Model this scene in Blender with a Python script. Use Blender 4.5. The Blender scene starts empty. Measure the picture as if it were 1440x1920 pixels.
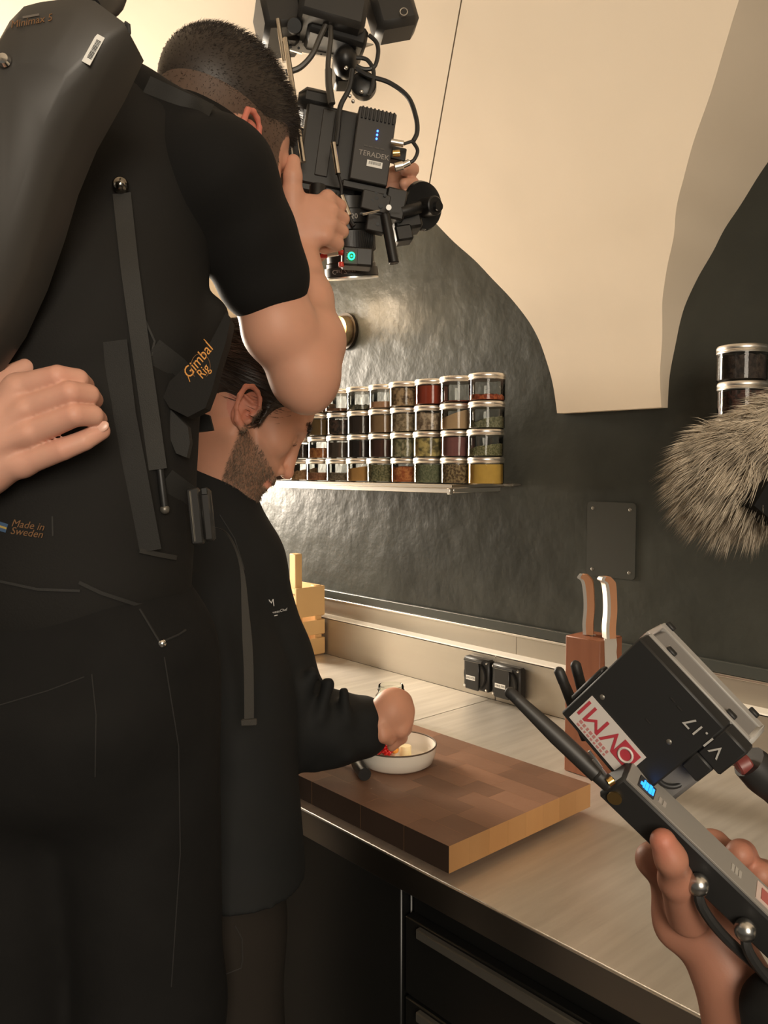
import bpy, bmesh, math, random
import numpy as np
from mathutils import Vector, Matrix
from mathutils.bvhtree import BVHTree
random.seed(7); np.random.seed(7)
scene = bpy.context.scene
COL = scene.collection

# ------------------------------------------------------------------ camera
FPX = 1550.0; PITCH = math.atan(86/1550); YAW = math.radians(41.8); CAMZ = 1.45
FH = Vector((-math.cos(YAW), math.sin(YAW), 0)); RT = Vector((math.sin(YAW), math.cos(YAW), 0)); ZZ = Vector((0, 0, 1))
FW = (FH*math.cos(PITCH) - ZZ*math.sin(PITCH)); UP = (ZZ*math.cos(PITCH) + FH*math.sin(PITCH))
CP = Vector((0, 0, CAMZ))
cd = bpy.data.cameras.new('camera'); cam = bpy.data.objects.new('camera', cd); COL.objects.link(cam)
cd.sensor_fit = 'HORIZONTAL'; cd.sensor_width = 36; cd.lens = FPX/1440*36; cd.clip_start = 0.02
m3 = Matrix((RT, UP, -FW)).transposed(); cam.matrix_world = Matrix.Translation(CP) @ m3.to_4x4()
scene.camera = cam

# ------------------------------------------------------------------ world, lights, exposure
w = bpy.data.worlds.new('world'); scene.world = w; w.use_nodes = True
bg = w.node_tree.nodes['Background']; bg.inputs[0].default_value = (1.0, 0.90, 0.74, 1); bg.inputs[1].default_value = 0.11
vs = scene.view_settings
vs.view_transform = 'Standard'; vs.look = 'None'; vs.gamma = 1; vs.exposure = 0.18; vs.use_curve_mapping = False
def area_light(name, loc, target, size, sizey, power, color):
    l = bpy.data.lights.new(name, 'AREA'); l.shape = 'RECTANGLE'; l.size = size; l.size_y = sizey; l.energy = power; l.color = color
    o = bpy.data.objects.new(name, l); COL.objects.link(o); o.location = loc
    o.rotation_euler = (Vector(target) - Vector(loc)).to_track_quat('-Z', 'Y').to_euler()
    return o
WARM = (1.0, 0.875, 0.71)
area_light('softbox_light', (-3.2, 1.0, 1.70), (-0.6, 1.15, 1.05), 0.5, 0.9, 100, WARM)
area_light('room_light', (1.6, -0.9, 1.95), (-0.9, 1.2, 1.35), 1.0, 1.0, 52, WARM)
area_light('ceiling_bounce_fill', (-1.0, -0.6, 1.9), (-1.1, 0.6, 2.8), 0.8, 0.5, 0.6, WARM)  # added fill aimed upward, stands in for light bounced onto the vault

# ------------------------------------------------------------------ pixel helpers (photo frame 1440x1920, d = distance along the view axis)
def ray(x, y): return FW + RT*((x-720)/FPX) + UP*((960-y)/FPX)
def Q(x, y, d): return CP + ray(x, y)*d
def on_z(x, y, z): r = ray(x, y); return CP + r*((z-CAMZ)/r.z)
def on_y(x, y, Y): r = ray(x, y); return CP + r*(Y/r.y)
def px(n, d): return n*d/FPX
def img(dx, dy, dz=0): return (RT*dx - UP*dy + FW*dz)     # image right, image down, away
def depth(p): return (p-CP).dot(FW)

# ------------------------------------------------------------------ materials
MATS = {}
def mat(name, col, rough=0.6, metal=0.0, var=None, bump=None, sheen=0.0, trans=0.0, emit=None, coat=0.0, rand=0.0, spec=None, sss=0.0, stretch=None):
    """var=(scale, amount, colour2, detail) colour variation; bump=(scale, strength, dist)"""
    if name in MATS: return MATS[name]
    m = bpy.data.materials.new(name); m.use_nodes = True; nt = m.node_tree; b = nt.nodes['Principled BSDF']
    b.inputs['Base Color'].default_value = (*col, 1); b.inputs['Roughness'].default_value = rough; b.inputs['Metallic'].default_value = metal
    if spec is not None: b.inputs['Specular IOR Level'].default_value = spec
    if sheen: b.inputs['Sheen Weight'].default_value = sheen
    if coat: b.inputs['Coat Weight'].default_value = coat
    if trans: b.inputs['Transmission Weight'].default_value = trans
    if sss:
        b.inputs['Subsurface Weight'].default_value = sss; b.inputs['Subsurface Radius'].default_value = (0.012, 0.004, 0.002); b.inputs['Subsurface Scale'].default_value = 0.6
    if emit: b.inputs['Emission Color'].default_value = (*emit[0], 1); b.inputs['Emission Strength'].default_value = emit[1]
    tc = nt.nodes.new('ShaderNodeTexCoord'); vec = tc.outputs['Object']
    if stretch:
        mp = nt.nodes.new('ShaderNodeMapping'); mp.inputs['Scale'].default_value = stretch; nt.links.new(vec, mp.inputs['Vector']); vec = mp.outputs['Vector']
    src = None
    if var:
        n = nt.nodes.new('ShaderNodeTexNoise'); n.inputs['Scale'].default_value = var[0]; n.inputs['Detail'].default_value = var[3] if len(var) > 3 else 6
        nt.links.new(vec, n.inputs['Vector'])
        cr = nt.nodes.new('ShaderNodeValToRGB'); cr.color_ramp.elements[0].position = 0.5-0.5*(1-var[1]); cr.color_ramp.elements[1].position = 0.5+0.5*(1-var[1])
        cr.color_ramp.elements[0].color = (*col, 1); cr.color_ramp.elements[1].color = (*var[2], 1)
        nt.links.new(n.outputs['Fac'], cr.inputs['Fac']); src = cr.outputs['Color']
    if rand:
        oi = nt.nodes.new('ShaderNodeObjectInfo'); hs = nt.nodes.new('ShaderNodeHueSaturation')
        mr = nt.nodes.new('ShaderNodeMapRange'); mr.inputs['To Min'].default_value = 1-rand; mr.inputs['To Max'].default_value = 1+rand
        nt.links.new(oi.outputs['Random'], mr.inputs['Value']); nt.links.new(mr.outputs['Result'], hs.inputs['Value'])
        if src: nt.links.new(src, hs.inputs['Color'])
        else: hs.inputs['Color'].default_value = (*col, 1)
        src = hs.outputs['Color']
    if src: nt.links.new(src, b.inputs['Base Color'])
    if bump:
        n2 = nt.nodes.new('ShaderNodeTexNoise'); n2.inputs['Scale'].default_value = bump[0]; n2.inputs['Detail'].default_value = 5
        nt.links.new(vec, n2.inputs['Vector'])
        bn = nt.nodes.new('ShaderNodeBump'); bn.inputs['Strength'].default_value = bump[1]; bn.inputs['Distance'].default_value = bump[2]
        nt.links.new(n2.outputs['Fac'], bn.inputs['Height']); nt.links.new(bn.outputs['Normal'], b.inputs['Normal'])
    MATS[name] = m
    return m
def thin_glass(name, tint=(1, 1, 1), ior=1.32):
    m = bpy.data.materials.new(name); m.use_nodes = True; nt = m.node_tree; nt.nodes.clear()
    o = nt.nodes.new('ShaderNodeOutputMaterial'); t = nt.nodes.new('ShaderNodeBsdfTransparent'); g = nt.nodes.new('ShaderNodeBsdfGlossy')
    t.inputs[0].default_value = (*tint, 1); g.inputs['Roughness'].default_value = 0.03
    fr = nt.nodes.new('ShaderNodeFresnel'); fr.inputs[0].default_value = ior; mx = nt.nodes.new('ShaderNodeMixShader')
    nt.links.new(fr.outputs[0], mx.inputs[0]); nt.links.new(t.outputs[0], mx.inputs[1]); nt.links.new(g.outputs[0], mx.inputs[2]); nt.links.new(mx.outputs[0], o.inputs[0])
    MATS[name] = m; return m
def skin_mat(name, col, stub_col, red=(0.55, 0.14, 0.10)):
    m = mat(name, col, 0.5, bump=(900, 0.12, 0.0006), sss=0.12, spec=0.35)
    nt = m.node_tree; b = nt.nodes['Principled BSDF']
    tc = nt.nodes.new('ShaderNodeTexCoord'); n = nt.nodes.new('ShaderNodeTexNoise'); n.inputs['Scale'].default_value = 45; nt.links.new(tc.outputs['Object'], n.inputs['Vector'])
    mr = nt.nodes.new('ShaderNodeMix'); mr.data_type = 'RGBA'; mr.inputs[6].default_value = (*[c*0.93 for c in col], 1); mr.inputs[7].default_value = (min(1, col[0]*1.06), col[1]*1.0, col[2]*1.0, 1)
    nt.links.new(n.outputs['Fac'], mr.inputs[0])
    last = mr.outputs[2]
    for an, c2 in (('red', red), ('stub', stub_col)):
        a = nt.nodes.new('ShaderNodeAttribute'); a.attribute_name = an
        mx = nt.nodes.new('ShaderNodeMix'); mx.data_type = 'RGBA'; nt.links.new(a.outputs['Fac'], mx.inputs[0]); nt.links.new(last, mx.inputs[6]); mx.inputs[7].default_value = (*c2, 1)
        last = mx.outputs[2]
    nt.links.new(last, b.inputs['Base Color'])
    return m

# ------------------------------------------------------------------ mesh building
ORG = {}
def org(parent): return ORG.get(parent.name, Vector((0, 0, 0))) if parent else Vector((0, 0, 0))
def tag(o, label=None, cat=None, group=None, kind=None):
    if label: o['label'] = label
    if cat: o['category'] = cat
    if group: o['group'] = group
    if kind: o['kind'] = kind
    return o
def empty(name, loc, label, cat, group=None):
    o = bpy.data.objects.new(name, None); o.location = loc; o.empty_display_size = 0.05; COL.objects.link(o); ORG[o.name] = Vector(loc)
    return tag(o, label, cat, group)
def raw_mesh(name, V, F, fm=None):
    V = np.asarray(V, dtype=np.float32).reshape(-1, 3); me = bpy.data.meshes.new(name)
    me.vertices.add(len(V)); me.vertices.foreach_set('co', V.ravel())
    if isinstance(F, np.ndarray):
        n, k = F.shape; flat = F.ravel().astype(np.int32); st = np.arange(n, dtype=np.int32)*k; tot = np.full(n, k, dtype=np.int32)
    else:
        flat = np.fromiter((i for f in F for i in f), dtype=np.int32); tot = np.array([len(f) for f in F], dtype=np.int32); st = np.concatenate(([0], np.cumsum(tot)[:-1])).astype(np.int32); n = len(F)
    me.loops.add(len(flat)); me.loops.foreach_set('vertex_index', flat)
    me.polygons.add(n); me.polygons.foreach_set('loop_start', st)
    if fm is not None: me.polygons.foreach_set('material_index', np.asarray(fm, dtype=np.int32))
    me.update(calc_edges=True); me.validate()
    return me
def add_obj(name, me, mats, parent=None, loc=None):
    o = bpy.data.objects.new(name, me); COL.objects.link(o)
    for m in (mats if isinstance(mats, (list, tuple)) else [mats]): me.materials.append(m)
    if parent: o.parent = parent; ORG[o.name] = org(parent)
    else: ORG[o.name] = Vector(loc) if loc is not None else Vector((0, 0, 0)); o.location = ORG[o.name]
    return o
def frame(o, x, y):
    x = Vector(x).normalized(); y = Vector(y); y = (y - x*y.dot(x)).normalized(); z = x.cross(y)
    m = Matrix((x, y, z)).transposed().to_4x4(); m.translation = Vector(o); return m
def axes(a, b):
    z = (Vector(b)-Vector(a)).normalized(); t = Vector((0, 0, 1)) if abs(z.z) < 0.9 else Vector((1, 0, 0)); x = t.cross(z).normalized(); y = z.cross(x); return x, y, z
class MB:
    def __init__(s): s.v = []; s.f = []; s.m = []; s.mi = 0
    def add(s, V, F):
        n = len(s.v); s.v += [tuple(p) for p in V]; s.f += [tuple(i+n for i in f) for f in F]; s.m += [s.mi]*len(F); return s
    def box(s, M, size, b=0.0):
        h = [c/2 for c in size]; b = min(b, min(h)*0.9)
        if not isinstance(M, Matrix): M = Matrix.Translation(Vector(M))
        if b <= 0:
            V = [M @ Vector((sx*h[0], sy*h[1], sz*h[2])) for sx in (-1, 1) for sy in (-1, 1) for sz in (-1, 1)]
            return s.add(V, [(0, 1, 3, 2), (4, 6, 7, 5), (0, 4, 5, 1), (2, 3, 7, 6), (0, 2, 6, 4), (1, 5, 7, 3)])
        V = []; idx = {}
        for sg in [(x, y, z) for x in (-1, 1) for y in (-1, 1) for z in (-1, 1)]:
            for a in range(3):
                p = [sg[i]*(h[i] - (0 if i == a else b)) for i in range(3)]; idx[(sg, a)] = len(V); V.append(M @ Vector(p))
        F = []
        for a in range(3):
            o1, o2 = [i for i in range(3) if i != a]
            for sa in (-1, 1):
                q = []
                for s1, s2 in ((-1, -1), (1, -1), (1, 1), (-1, 1)):
                    t = [0]*3; t[a] = sa; t[o1] = s1; t[o2] = s2; q.append(idx[(tuple(t), a)])
                F.append(q)
            for s1 in (-1, 1):
                for s2 in (-1, 1):
                    t0 = [0]*3; t0[o1] = s1; t0[o2] = s2; t1 = t0[:]; t0[a] = -1; t1[a] = 1
                    F.append((idx[(tuple(t0), o1)], idx[(tuple(t1), o1)], idx[(tuple(t1), o2)], idx[(tuple(t0), o2)]))
        for sg in [(x, y, z) for x in (-1, 1) for y in (-1, 1) for z in (-1, 1)]: F.append([idx[(sg, a)] for a in range(3)])
        return s.add(V, F)
    def aabb(s, lo, hi, b=0.0):
        lo = Vector(lo); hi = Vector(hi); return s.box((lo+hi)/2, hi-lo, b)
    def rings(s, R, cap=True, closed=False):
        n = len(R[0]); V = [p for r in R for p in r]; F = []
        for i in range(len(R)-1 + (1 if closed else 0)):
            for j in range(n):
                a = i*n+j; b2 = i*n+(j+1) % n; k = (i+1) % len(R); F.append((a, b2, k*n+(j+1) % n, k*n+j))
        if cap and not closed: F.append(tuple(range(n))[::-1]); F.append(tuple((len(R)-1)*n+j for j in range(n)))
        return s.add(V, F)
    def cyl(s, a, b, ra, rb=None, n=16, cap=True, bev=0.0):
        a = Vector(a); b = Vector(b); rb = ra if rb is None else rb; x, y, z = axes(a, b)
        P = [(a, ra), (b, rb)] if not bev else [(a, ra-bev), (a+z*bev, ra), (b-z*bev, rb), (b, rb-bev)]
        return s.rings([[c + x*(r*math.cos(2*math.pi*j/n)) + y*(r*math.sin(2*math.pi*j/n)) for j in range(n)] for c, r in P], cap)
    def lathe(s, prof, M=Matrix(), n=32, cap=True):
        if not isinstance(M, Matrix): M = Matrix.Translation(Vector(M))
        return s.rings([[M @ Vector((r*math.cos(2*math.pi*j/n), r*math.sin(2*math.pi*j/n), z)) for j in range(n)] for r, z in prof], cap)
    def tube(s, P, r, n=8, sub=5, cap=True):
        P = [Vector(p) for p in P]
        rr = list(r) if isinstance(r, (list, tuple)) else [r]*len(P)
        if sub > 1 and len(P) > 2: P, rr = spline(P, sub, rr)
        x, y, z = axes(P[0], P[1]); R = []
        for i, p in enumerate(P):
            t = (P[min(i+1, len(P)-1)] - P[max(i-1, 0)]).normalized(); x = (x - t*x.dot(t)).normalized(); y = t.cross(x)
            R.append([p + x*(rr[i]*math.cos(2*math.pi*j/n)) + y*(rr[i]*math.sin(2*math.pi*j/n)) for j in range(n)])
        return s.rings(R, cap)
    def prism(s, pts, off):
        pts = [Vector(p) for p in pts]; off = Vector(off); n = len(pts); V = pts + [p+off for p in pts]
        return s.add(V, [tuple(range(n)), tuple(range(2*n-1, n-1, -1))] + [(i, (i+1) % n, n+(i+1) % n, n+i) for i in range(n)])
    def ell(s, c, r, M=None, nu=20, nv=12):
        c = Vector(c); r = (r, r, r) if isinstance(r, (int, float)) else r; R = []
        for i in range(nv+1):
            t = math.pi*(0.02 + 0.96*i/nv)
            ring = []
            for j in range(nu):
                p = Vector((r[0]*math.sin(t)*math.cos(2*math.pi*j/nu), r[1]*math.sin(t)*math.sin(2*math.pi*j/nu), r[2]*math.cos(t)))
                ring.append(c + (M.to_3x3() @ p if M else p))
            R.append(ring)
        return s.rings(R, True)
    def strip(s, L, Rr, off):
        """ribbon between two point lists with thickness vector(s)"""
        n = len(L); o = off if isinstance(off, list) else [off]*n
        R = [[L[i], Rr[i], Rr[i]+o[i], L[i]+o[i]] for i in range(n)]
        return s.rings(R, True)
    def build(s, name, mats, parent=None, smooth=40, loc=None):
        o_ = org(parent) if parent else (Vector(loc) if loc is not None else None)
        V = np.array([tuple(p) for p in s.v], dtype=np.float32)
        if o_ is None:
            lo = V.min(0); hi = V.max(0); o_ = Vector(((lo[0]+hi[0])/2, (lo[1]+hi[1])/2, lo[2]))
        V = V - np.array(o_, dtype=np.float32)
        me = raw_mesh(name, V, s.f, s.m)
        bm = bmesh.new(); bm.from_mesh(me); bmesh.ops.recalc_face_normals(bm, faces=bm.faces); bm.to_mesh(me); bm.free()
        if smooth: me.shade_smooth(); me.set_sharp_from_angle(angle=math.radians(smooth))
        return add_obj(name, me, mats, parent, o_)
def spline(P, sub, rr=None):
    out = []; ro = []
    for i in range(len(P)-1):
        p0 = P[max(i-1, 0)]; p1 = P[i]; p2 = P[i+1]; p3 = P[min(i+2, len(P)-1)]
        for k in range(sub):
            t = k/sub; out.append(0.5*((2*p1) + (p2-p0)*t + (2*p0-5*p1+4*p2-p3)*t*t + (3*p1-p0-3*p2+p3)*t**3))
            if rr: ro.append(rr[i]*(1-t)+rr[i+1]*t)
    out.append(P[-1])
    if rr: ro.append(rr[-1]); return out, ro
    return out
def text(name, body, M, size, m, parent, extrude=0.0003, align='CENTER', shear=0.0, sx=1.0):
    c = bpy.data.curves.new(name, 'FONT'); c.body = body; c.size = size; c.extrude = extrude; c.align_x = align; c.align_y = 'CENTER'; c.shear = shear; c.resolution_u = 3
    t = bpy.data.objects.new(name, c); COL.objects.link(t); bpy.context.view_layer.update()
    me = bpy.data.meshes.new_from_object(t.evaluated_get(bpy.context.evaluated_depsgraph_get()))
    COL.objects.unlink(t); bpy.data.objects.remove(t)
    me.materials.clear(); T = Matrix.Translation(-org(parent)) @ M @ Matrix.Diagonal((sx, 1, 1, 1)); me.transform(T); me.name = name
    return add_obj(name, me, m, parent)

# ------------------------------------------------------------------ organic surfaces: signed distance fields meshed with surface nets
def rc(a, b, ra, rb=None, k=0.01, op='u', flat=None): return ('rc', np.array(a, float), np.array(b, float), ra, ra if rb is None else rb, k, op, flat)
def el(c, r, ax=None, k=0.01, op='u'):
    r = (r, r, r) if isinstance(r, (int, float)) else r
    A = np.eye(3) if ax is None else np.array([tuple(Vector(a).normalized()) for a in ax], float)
    return ('el', np.array(c, float), np.array(r, float), A, k, op)
def chain(P, R, k=0.004, op='u'): return [rc(P[i], P[i+1], R[i], R[i+1], k, op) for i in range(len(P)-1)]
def sdf_eval(prims, h):
    L = []; Hh = []
    for p in prims:
        if p[0] == 'rc': r = max(p[3], p[4]); L.append(np.minimum(p[1], p[2])-r); Hh.append(np.maximum(p[1], p[2])+r)
        else: r = max(p[2]); L.append(p[1]-r); Hh.append(p[1]+r)
    ul = [i for i, p in enumerate(prims) if p[-2 if p[0] == 'rc' else -1] == 'u']
    lo = np.min([L[i] for i in ul], 0)-4*h; hi = np.max([Hh[i] for i in ul], 0)+4*h
    n = np.ceil((hi-lo)/h).astype(int)+1; D = np.full(n, 1e3, np.float32)
    ax = [lo[i]+h*np.arange(n[i]) for i in range(3)]
    for i, p in enumerate(prims):
        k = p[5] if p[0] == 'rc' else p[4]; op = p[6] if p[0] == 'rc' else p[5]; mg = k+4*h
        a = np.clip(np.floor((L[i]-mg-lo)/h).astype(int), 0, n); b = np.clip(np.ceil((Hh[i]+mg-lo)/h).astype(int)+1, 0, n)
        if np.any(b <= a): continue
        X, Y, Z = np.meshgrid(ax[0][a[0]:b[0]], ax[1][a[1]:b[1]], ax[2][a[2]:b[2]], indexing='ij')
        if p[0] == 'rc':
            A = p[1]; ba = p[2]-A; dx, dy, dz = X-A[0], Y-A[1], Z-A[2]; fl = p[7]; sc = 1.0
            if fl:
                nn = np.array(tuple(Vector(fl[0]).normalized())); q = (dx*nn[0]+dy*nn[1]+dz*nn[2])*(1/fl[1]-1); dx = dx+nn[0]*q; dy = dy+nn[1]*q; dz = dz+nn[2]*q; ba = ba+nn*(ba@nn)*(1/fl[1]-1); sc = min(1, fl[1])
            t = np.clip((dx*ba[0]+dy*ba[1]+dz*ba[2])/max(ba@ba, 1e-12), 0, 1)
            d = (np.sqrt((dx-t*ba[0])**2+(dy-t*ba[1])**2+(dz-t*ba[2])**2) - (p[3]+(p[4]-p[3])*t))*sc
        else:
            dx, dy, dz = X-p[1][0], Y-p[1][1], Z-p[1][2]; A = p[3]; r = p[2]
            q = [(dx*A[j][0]+dy*A[j][1]+dz*A[j][2]) for j in range(3)]
            k0 = np.sqrt(sum((q[j]/r[j])**2 for j in range(3))); k1 = np.sqrt(sum((q[j]/r[j]**2)**2 for j in range(3)))
            d = np.where(k1 > 1e-9, k0*(k0-1)/np.maximum(k1, 1e-9), -min(r))
        S = D[a[0]:b[0], a[1]:b[1], a[2]:b[2]]
        if op == 'u':
            hh = np.clip(0.5+0.5*(S-d)/k, 0, 1); S[:] = S*(1-hh)+d*hh-k*hh*(1-hh)
        else:
            hh = np.clip(0.5-0.5*(S+d)/k, 0, 1); S[:] = S*(1-hh)-d*hh+k*hh*(1-hh)
    return D, lo
def surface_nets(D, lo, h):
    n = D.shape; ins = D < 0
    c = np.zeros((n[0]-1, n[1]-1, n[2]-1), np.uint8)
    for i in (0, 1):
        for j in (0, 1):
            for k in (0, 1): c += ins[i:n[0]-1+i, j:n[1]-1+j, k:n[2]-1+k]
    I = np.argwhere((c > 0) & (c < 8)); idx = np.full(c.shape, -1, np.int64); idx[I[:, 0], I[:, 1], I[:, 2]] = np.arange(len(I))
    acc = np.zeros((len(I), 3)); cnt = np.zeros(len(I))
    cs = [(i, j, k) for i in (0, 1) for j in (0, 1) for k in (0, 1)]; val = {q: D[I[:, 0]+q[0], I[:, 1]+q[1], I[:, 2]+q[2]].astype(float) for q in cs}
    for q in cs:
        for a in range(3):
            if q[a] == 0:
                q2 = list(q); q2[a] = 1; q2 = tuple(q2); v0 = val[q]; v1 = val[q2]; m = (v0 < 0) != (v1 < 0)
                t = np.where(m, v0/np.where(v0 == v1, 1, v0-v1), 0); P = np.tile(np.array(q, float), (len(I), 1)); P[:, a] += t
                acc[m] += P[m]; cnt[m] += 1
    V = lo + h*(I + acc/np.maximum(cnt, 1)[:, None]); F = []
    for a in range(3):
        b, c2 = (a+1) % 3, (a+2) % 3
        s0 = [slice(None)]*3; s1 = [slice(None)]*3; s0[a] = slice(0, n[a]-1); s1[a] = slice(1, n[a])
        E = np.argwhere(ins[tuple(s0)] != ins[tuple(s1)]); E = E[(E[:, b] > 0) & (E[:, c2] > 0) & (E[:, b] < n[b]-1) & (E[:, c2] < n[c2]-1)]
        fl = ins[E[:, 0], E[:, 1], E[:, 2]]
        def g(ob, oc):
            e = E.copy(); e[:, b] -= ob; e[:, c2] -= oc; return idx[e[:, 0], e[:, 1], e[:, 2]]
        q = np.stack([g(1, 1), g(0, 1), g(0, 0), g(1, 0)], 1); q[~fl] = q[~fl][:, ::-1]; F.append(q)
    return V, np.concatenate(F)
def relax(V, F, it):
    for _ in range(it):
        S = np.zeros_like(V); C = np.zeros(len(V))
        for a in range(4):
            for b in (1, 3): np.add.at(S, F[:, a], V[F[:, (a+b) % 4]]); np.add.at(C, F[:, a], 1)
        V = 0.4*V + 0.6*S/np.maximum(C, 1)[:, None]
    return V
def organic(name, groups, m, parent, it=1, noise=None, attrs=None, post=None):
    """groups: list of (prims, voxel); all meshed into ONE object"""
    VV = []; FF = []; n = 0
    for prims, h in groups:
        D, lo = sdf_eval(prims, h); V, F = surface_nets(D, lo, h); V = relax(V, F, it)
        VV.append(V); FF.append(F+n); n += len(V)
    V = np.concatenate(VV); F = np.concatenate(FF)
    if post: V = post(V)
    me = raw_mesh(name, V-np.array(org(parent)), F); me.shade_smooth()
    if attrs:
        for an, fn in attrs.items():
            at = me.attributes.new(an, 'FLOAT', 'POINT'); at.data.foreach_set('value', np.clip(fn(V), 0, 1).astype(np.float32))
    o = add_obj(name, me, m, parent)
    return o, V, F
def normals_of(V, F):
    a = V[F[:, 2]]-V[F[:, 0]]; b = V[F[:, 3]]-V[F[:, 1]]; fn = np.cross(a, b); N = np.zeros_like(V)
    for i in range(4): np.add.at(N, F[:, i], fn)
    return N/np.maximum(np.linalg.norm(N, axis=1), 1e-12)[:, None]
def strands(name, P, T, L, r, m, parent, bend=None, segs=3, jitter=0.2, kind=None, clump=0):
    """many thin tapered hairs as one mesh; P roots, T directions, L lengths"""
    n = len(P); T = T + np.random.normal(0, jitter, T.shape); T /= np.linalg.norm(T, axis=1)[:, None]
    up = np.random.normal(0, 1, T.shape); X = np.cross(T, up); X /= np.linalg.norm(X, axis=1)[:, None]; Y = np.cross(T, X)
    V = np.zeros((n, segs*3+1, 3)); B = np.zeros_like(T) if bend is None else bend
    for s_ in range(segs+1):
        t = s_/segs; c = P + T*(L*t)[:, None] + B*(L*t*t)[:, None]
        if s_ == segs: V[:, segs*3] = c
        else:
            rad = r*(1-0.55*t)
            for j in range(3):
                an = 2*math.pi*j/3; V[:, s_*3+j] = c + X*(rad*math.cos(an)) + Y*(rad*math.sin(an))
    F = []; base = (np.arange(n)*(segs*3+1))[:, None]
    for s_ in range(segs-1):
        for j in range(3):
            j2 = (j+1) % 3; F.append(base + np.array([[s_*3+j, s_*3+j2, s_*3+3+j2, s_*3+3+j]]))
    Q4 = np.concatenate(F); s_ = segs-1
    T3 = np.concatenate([base + np.array([[s_*3+j, s_*3+(j+1) % 3, segs*3]]) for j in range(3)])
    Vf = V.reshape(-1, 3)-np.array(org(parent))
    T4 = np.concatenate([T3, T3[:, 2:3]], 1)
    flat = np.concatenate([Q4.ravel(), T3.ravel()]); me = bpy.data.meshes.new(name)
    me.vertices.add(len(Vf)); me.vertices.foreach_set('co', Vf.astype(np.float32).ravel())
    me.loops.add(len(flat)); me.loops.foreach_set('vertex_index', flat.astype(np.int32))
    st = np.concatenate([np.arange(len(Q4))*4, len(Q4)*4+np.arange(len(T3))*3]).astype(np.int32)
    me.polygons.add(len(st)); me.polygons.foreach_set('loop_start', st); me.update(calc_edges=True); me.shade_smooth()
    o = add_obj(name, me, m, parent)
    if kind: o['kind'] = kind
    return o
def copy_tree(o, loc, parent=None):
    c = o.copy(); COL.objects.link(c); c.parent = parent
    if loc is not None: c.location = loc
    for ch in o.children: copy_tree(ch, None, c)
    return c

# ================================================================== materials used by the room
M_wall = mat('dark_plaster', (0.024, 0.0255, 0.022), 0.36, spec=.24, var=(3.4, 0.62, (0.054, 0.056, 0.048), 9), bump=(11, 0.40, 0.014))
M_cream = mat('cream_plaster', (0.72, 0.615, 0.485), 0.85, var=(3, 0.2, (0.78, 0.67, 0.535), 3), bump=(7, 0.10, 0.015))
M_steel = mat('brushed_steel', (0.84, 0.79, 0.71), 0.40, 0.72, var=(5, 0.3, (0.60, 0.55, 0.48), 9), bump=(30, 0.18, 0.002), stretch=(12, 1, 1))
M_steelp = mat('splash_steel', (0.46, 0.42, 0.36), 0.46, 0.9, var=(4, 0.3, (0.40, 0.36, 0.30), 4), bump=(60, 0.05, 0.001), stretch=(0.4, 1, 6))
M_rail = mat('dark_rail', (0.05, 0.055, 0.05), 0.3)
M_black = mat('black_lacquer', (0.008, 0.008, 0.0075), 0.35)
M_grey = mat('grey_metal', (0.16, 0.15, 0.13), 0.4, 0.6)
M_plast = mat('black_plastic', (0.012, 0.012, 0.012), 0.42)
M_floor = mat('floor_tile', (0.06, 0.055, 0.05), 0.5, var=(3, 0.3, (0.08, 0.07, 0.06)))
M_alu = mat('brushed_aluminium', (0.80, 0.77, 0.72), 0.3, 1.0)
M_chrome = mat('chrome', (0.75, 0.74, 0.72), 0.12, 1.0)
M_white = mat('white_label', (0.75, 0.74, 0.70), 0.6)
M_ink = mat('black_ink', (0.02, 0.02, 0.02), 0.7)
M_glass = thin_glass('clear_glass', (0.97, 0.98, 0.96))
YW = 1.513; YP = 1.473; YF = 0.767; ZC = 0.90; X0, X1 = -4.3, 2.2

# ================================================================== the room
s = MB().aabb((X0, YW, 0), (X1+1, YW+0.2, 3.1)); tag(s.build('wall_back', M_wall), kind='structure')
s = MB().aabb((X0-0.2, -2.4, 0), (X0, YW+0.2, 3.1)); tag(s.build('wall_left', M_cream), kind='structure')
s = MB().aabb((X0, -2.4, -0.1), (X1+1, YW+0.2, 0)); tag(s.build('floor', M_floor), kind='structure')
# vault: pilasters that splay into lunette groins, then the barrel above them
ZM = [.115, .178, .242, .28, .314, .36, .402, .44, .478, .525, .575, .62, .668, .715, .76, .80, .83, .85, .86]
YMz = [(.115, 1.489), (.242, 1.461), (.314, 1.427), (.402, 1.369), (.478, 1.305), (.575, 1.244), (.668, 1.173), (.76, 1.095), (.86, .99), (.96, .86), (1.12, .56), (1.26, .12), (1.34, -.4), (1.38, -1.0), (1.39, -2.4)]
WZ = [(.115, .124), (.178, .127), (.242, .139), (.28, .147), (.314, .158), (.36, .182), (.402, .210), (.44, .232), (.478, .262), (.525, .296), (.575, .338), (.62, .375), (.668, .418), (.715, .474), (.76, .535), (.80, .610), (.83, .69), (.85, .77), (.86, .865)]
def smooth_interp(t, tab):
    x = np.array([a for a, b in tab]); y = np.array([b for a, b in tab]); return float(np.interp(t, x, y))
vault = empty('ceiling', (-0.975, 0.5, CAMZ+.115), None, None); tag(vault, kind='structure')
def fine(tab, n=5):
    P = spline([Vector((a, b, 0)) for a, b in tab], n); return [(p.x, p.y) for p in P]
YF_, WF_ = fine(YMz), fine(WZ)
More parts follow.
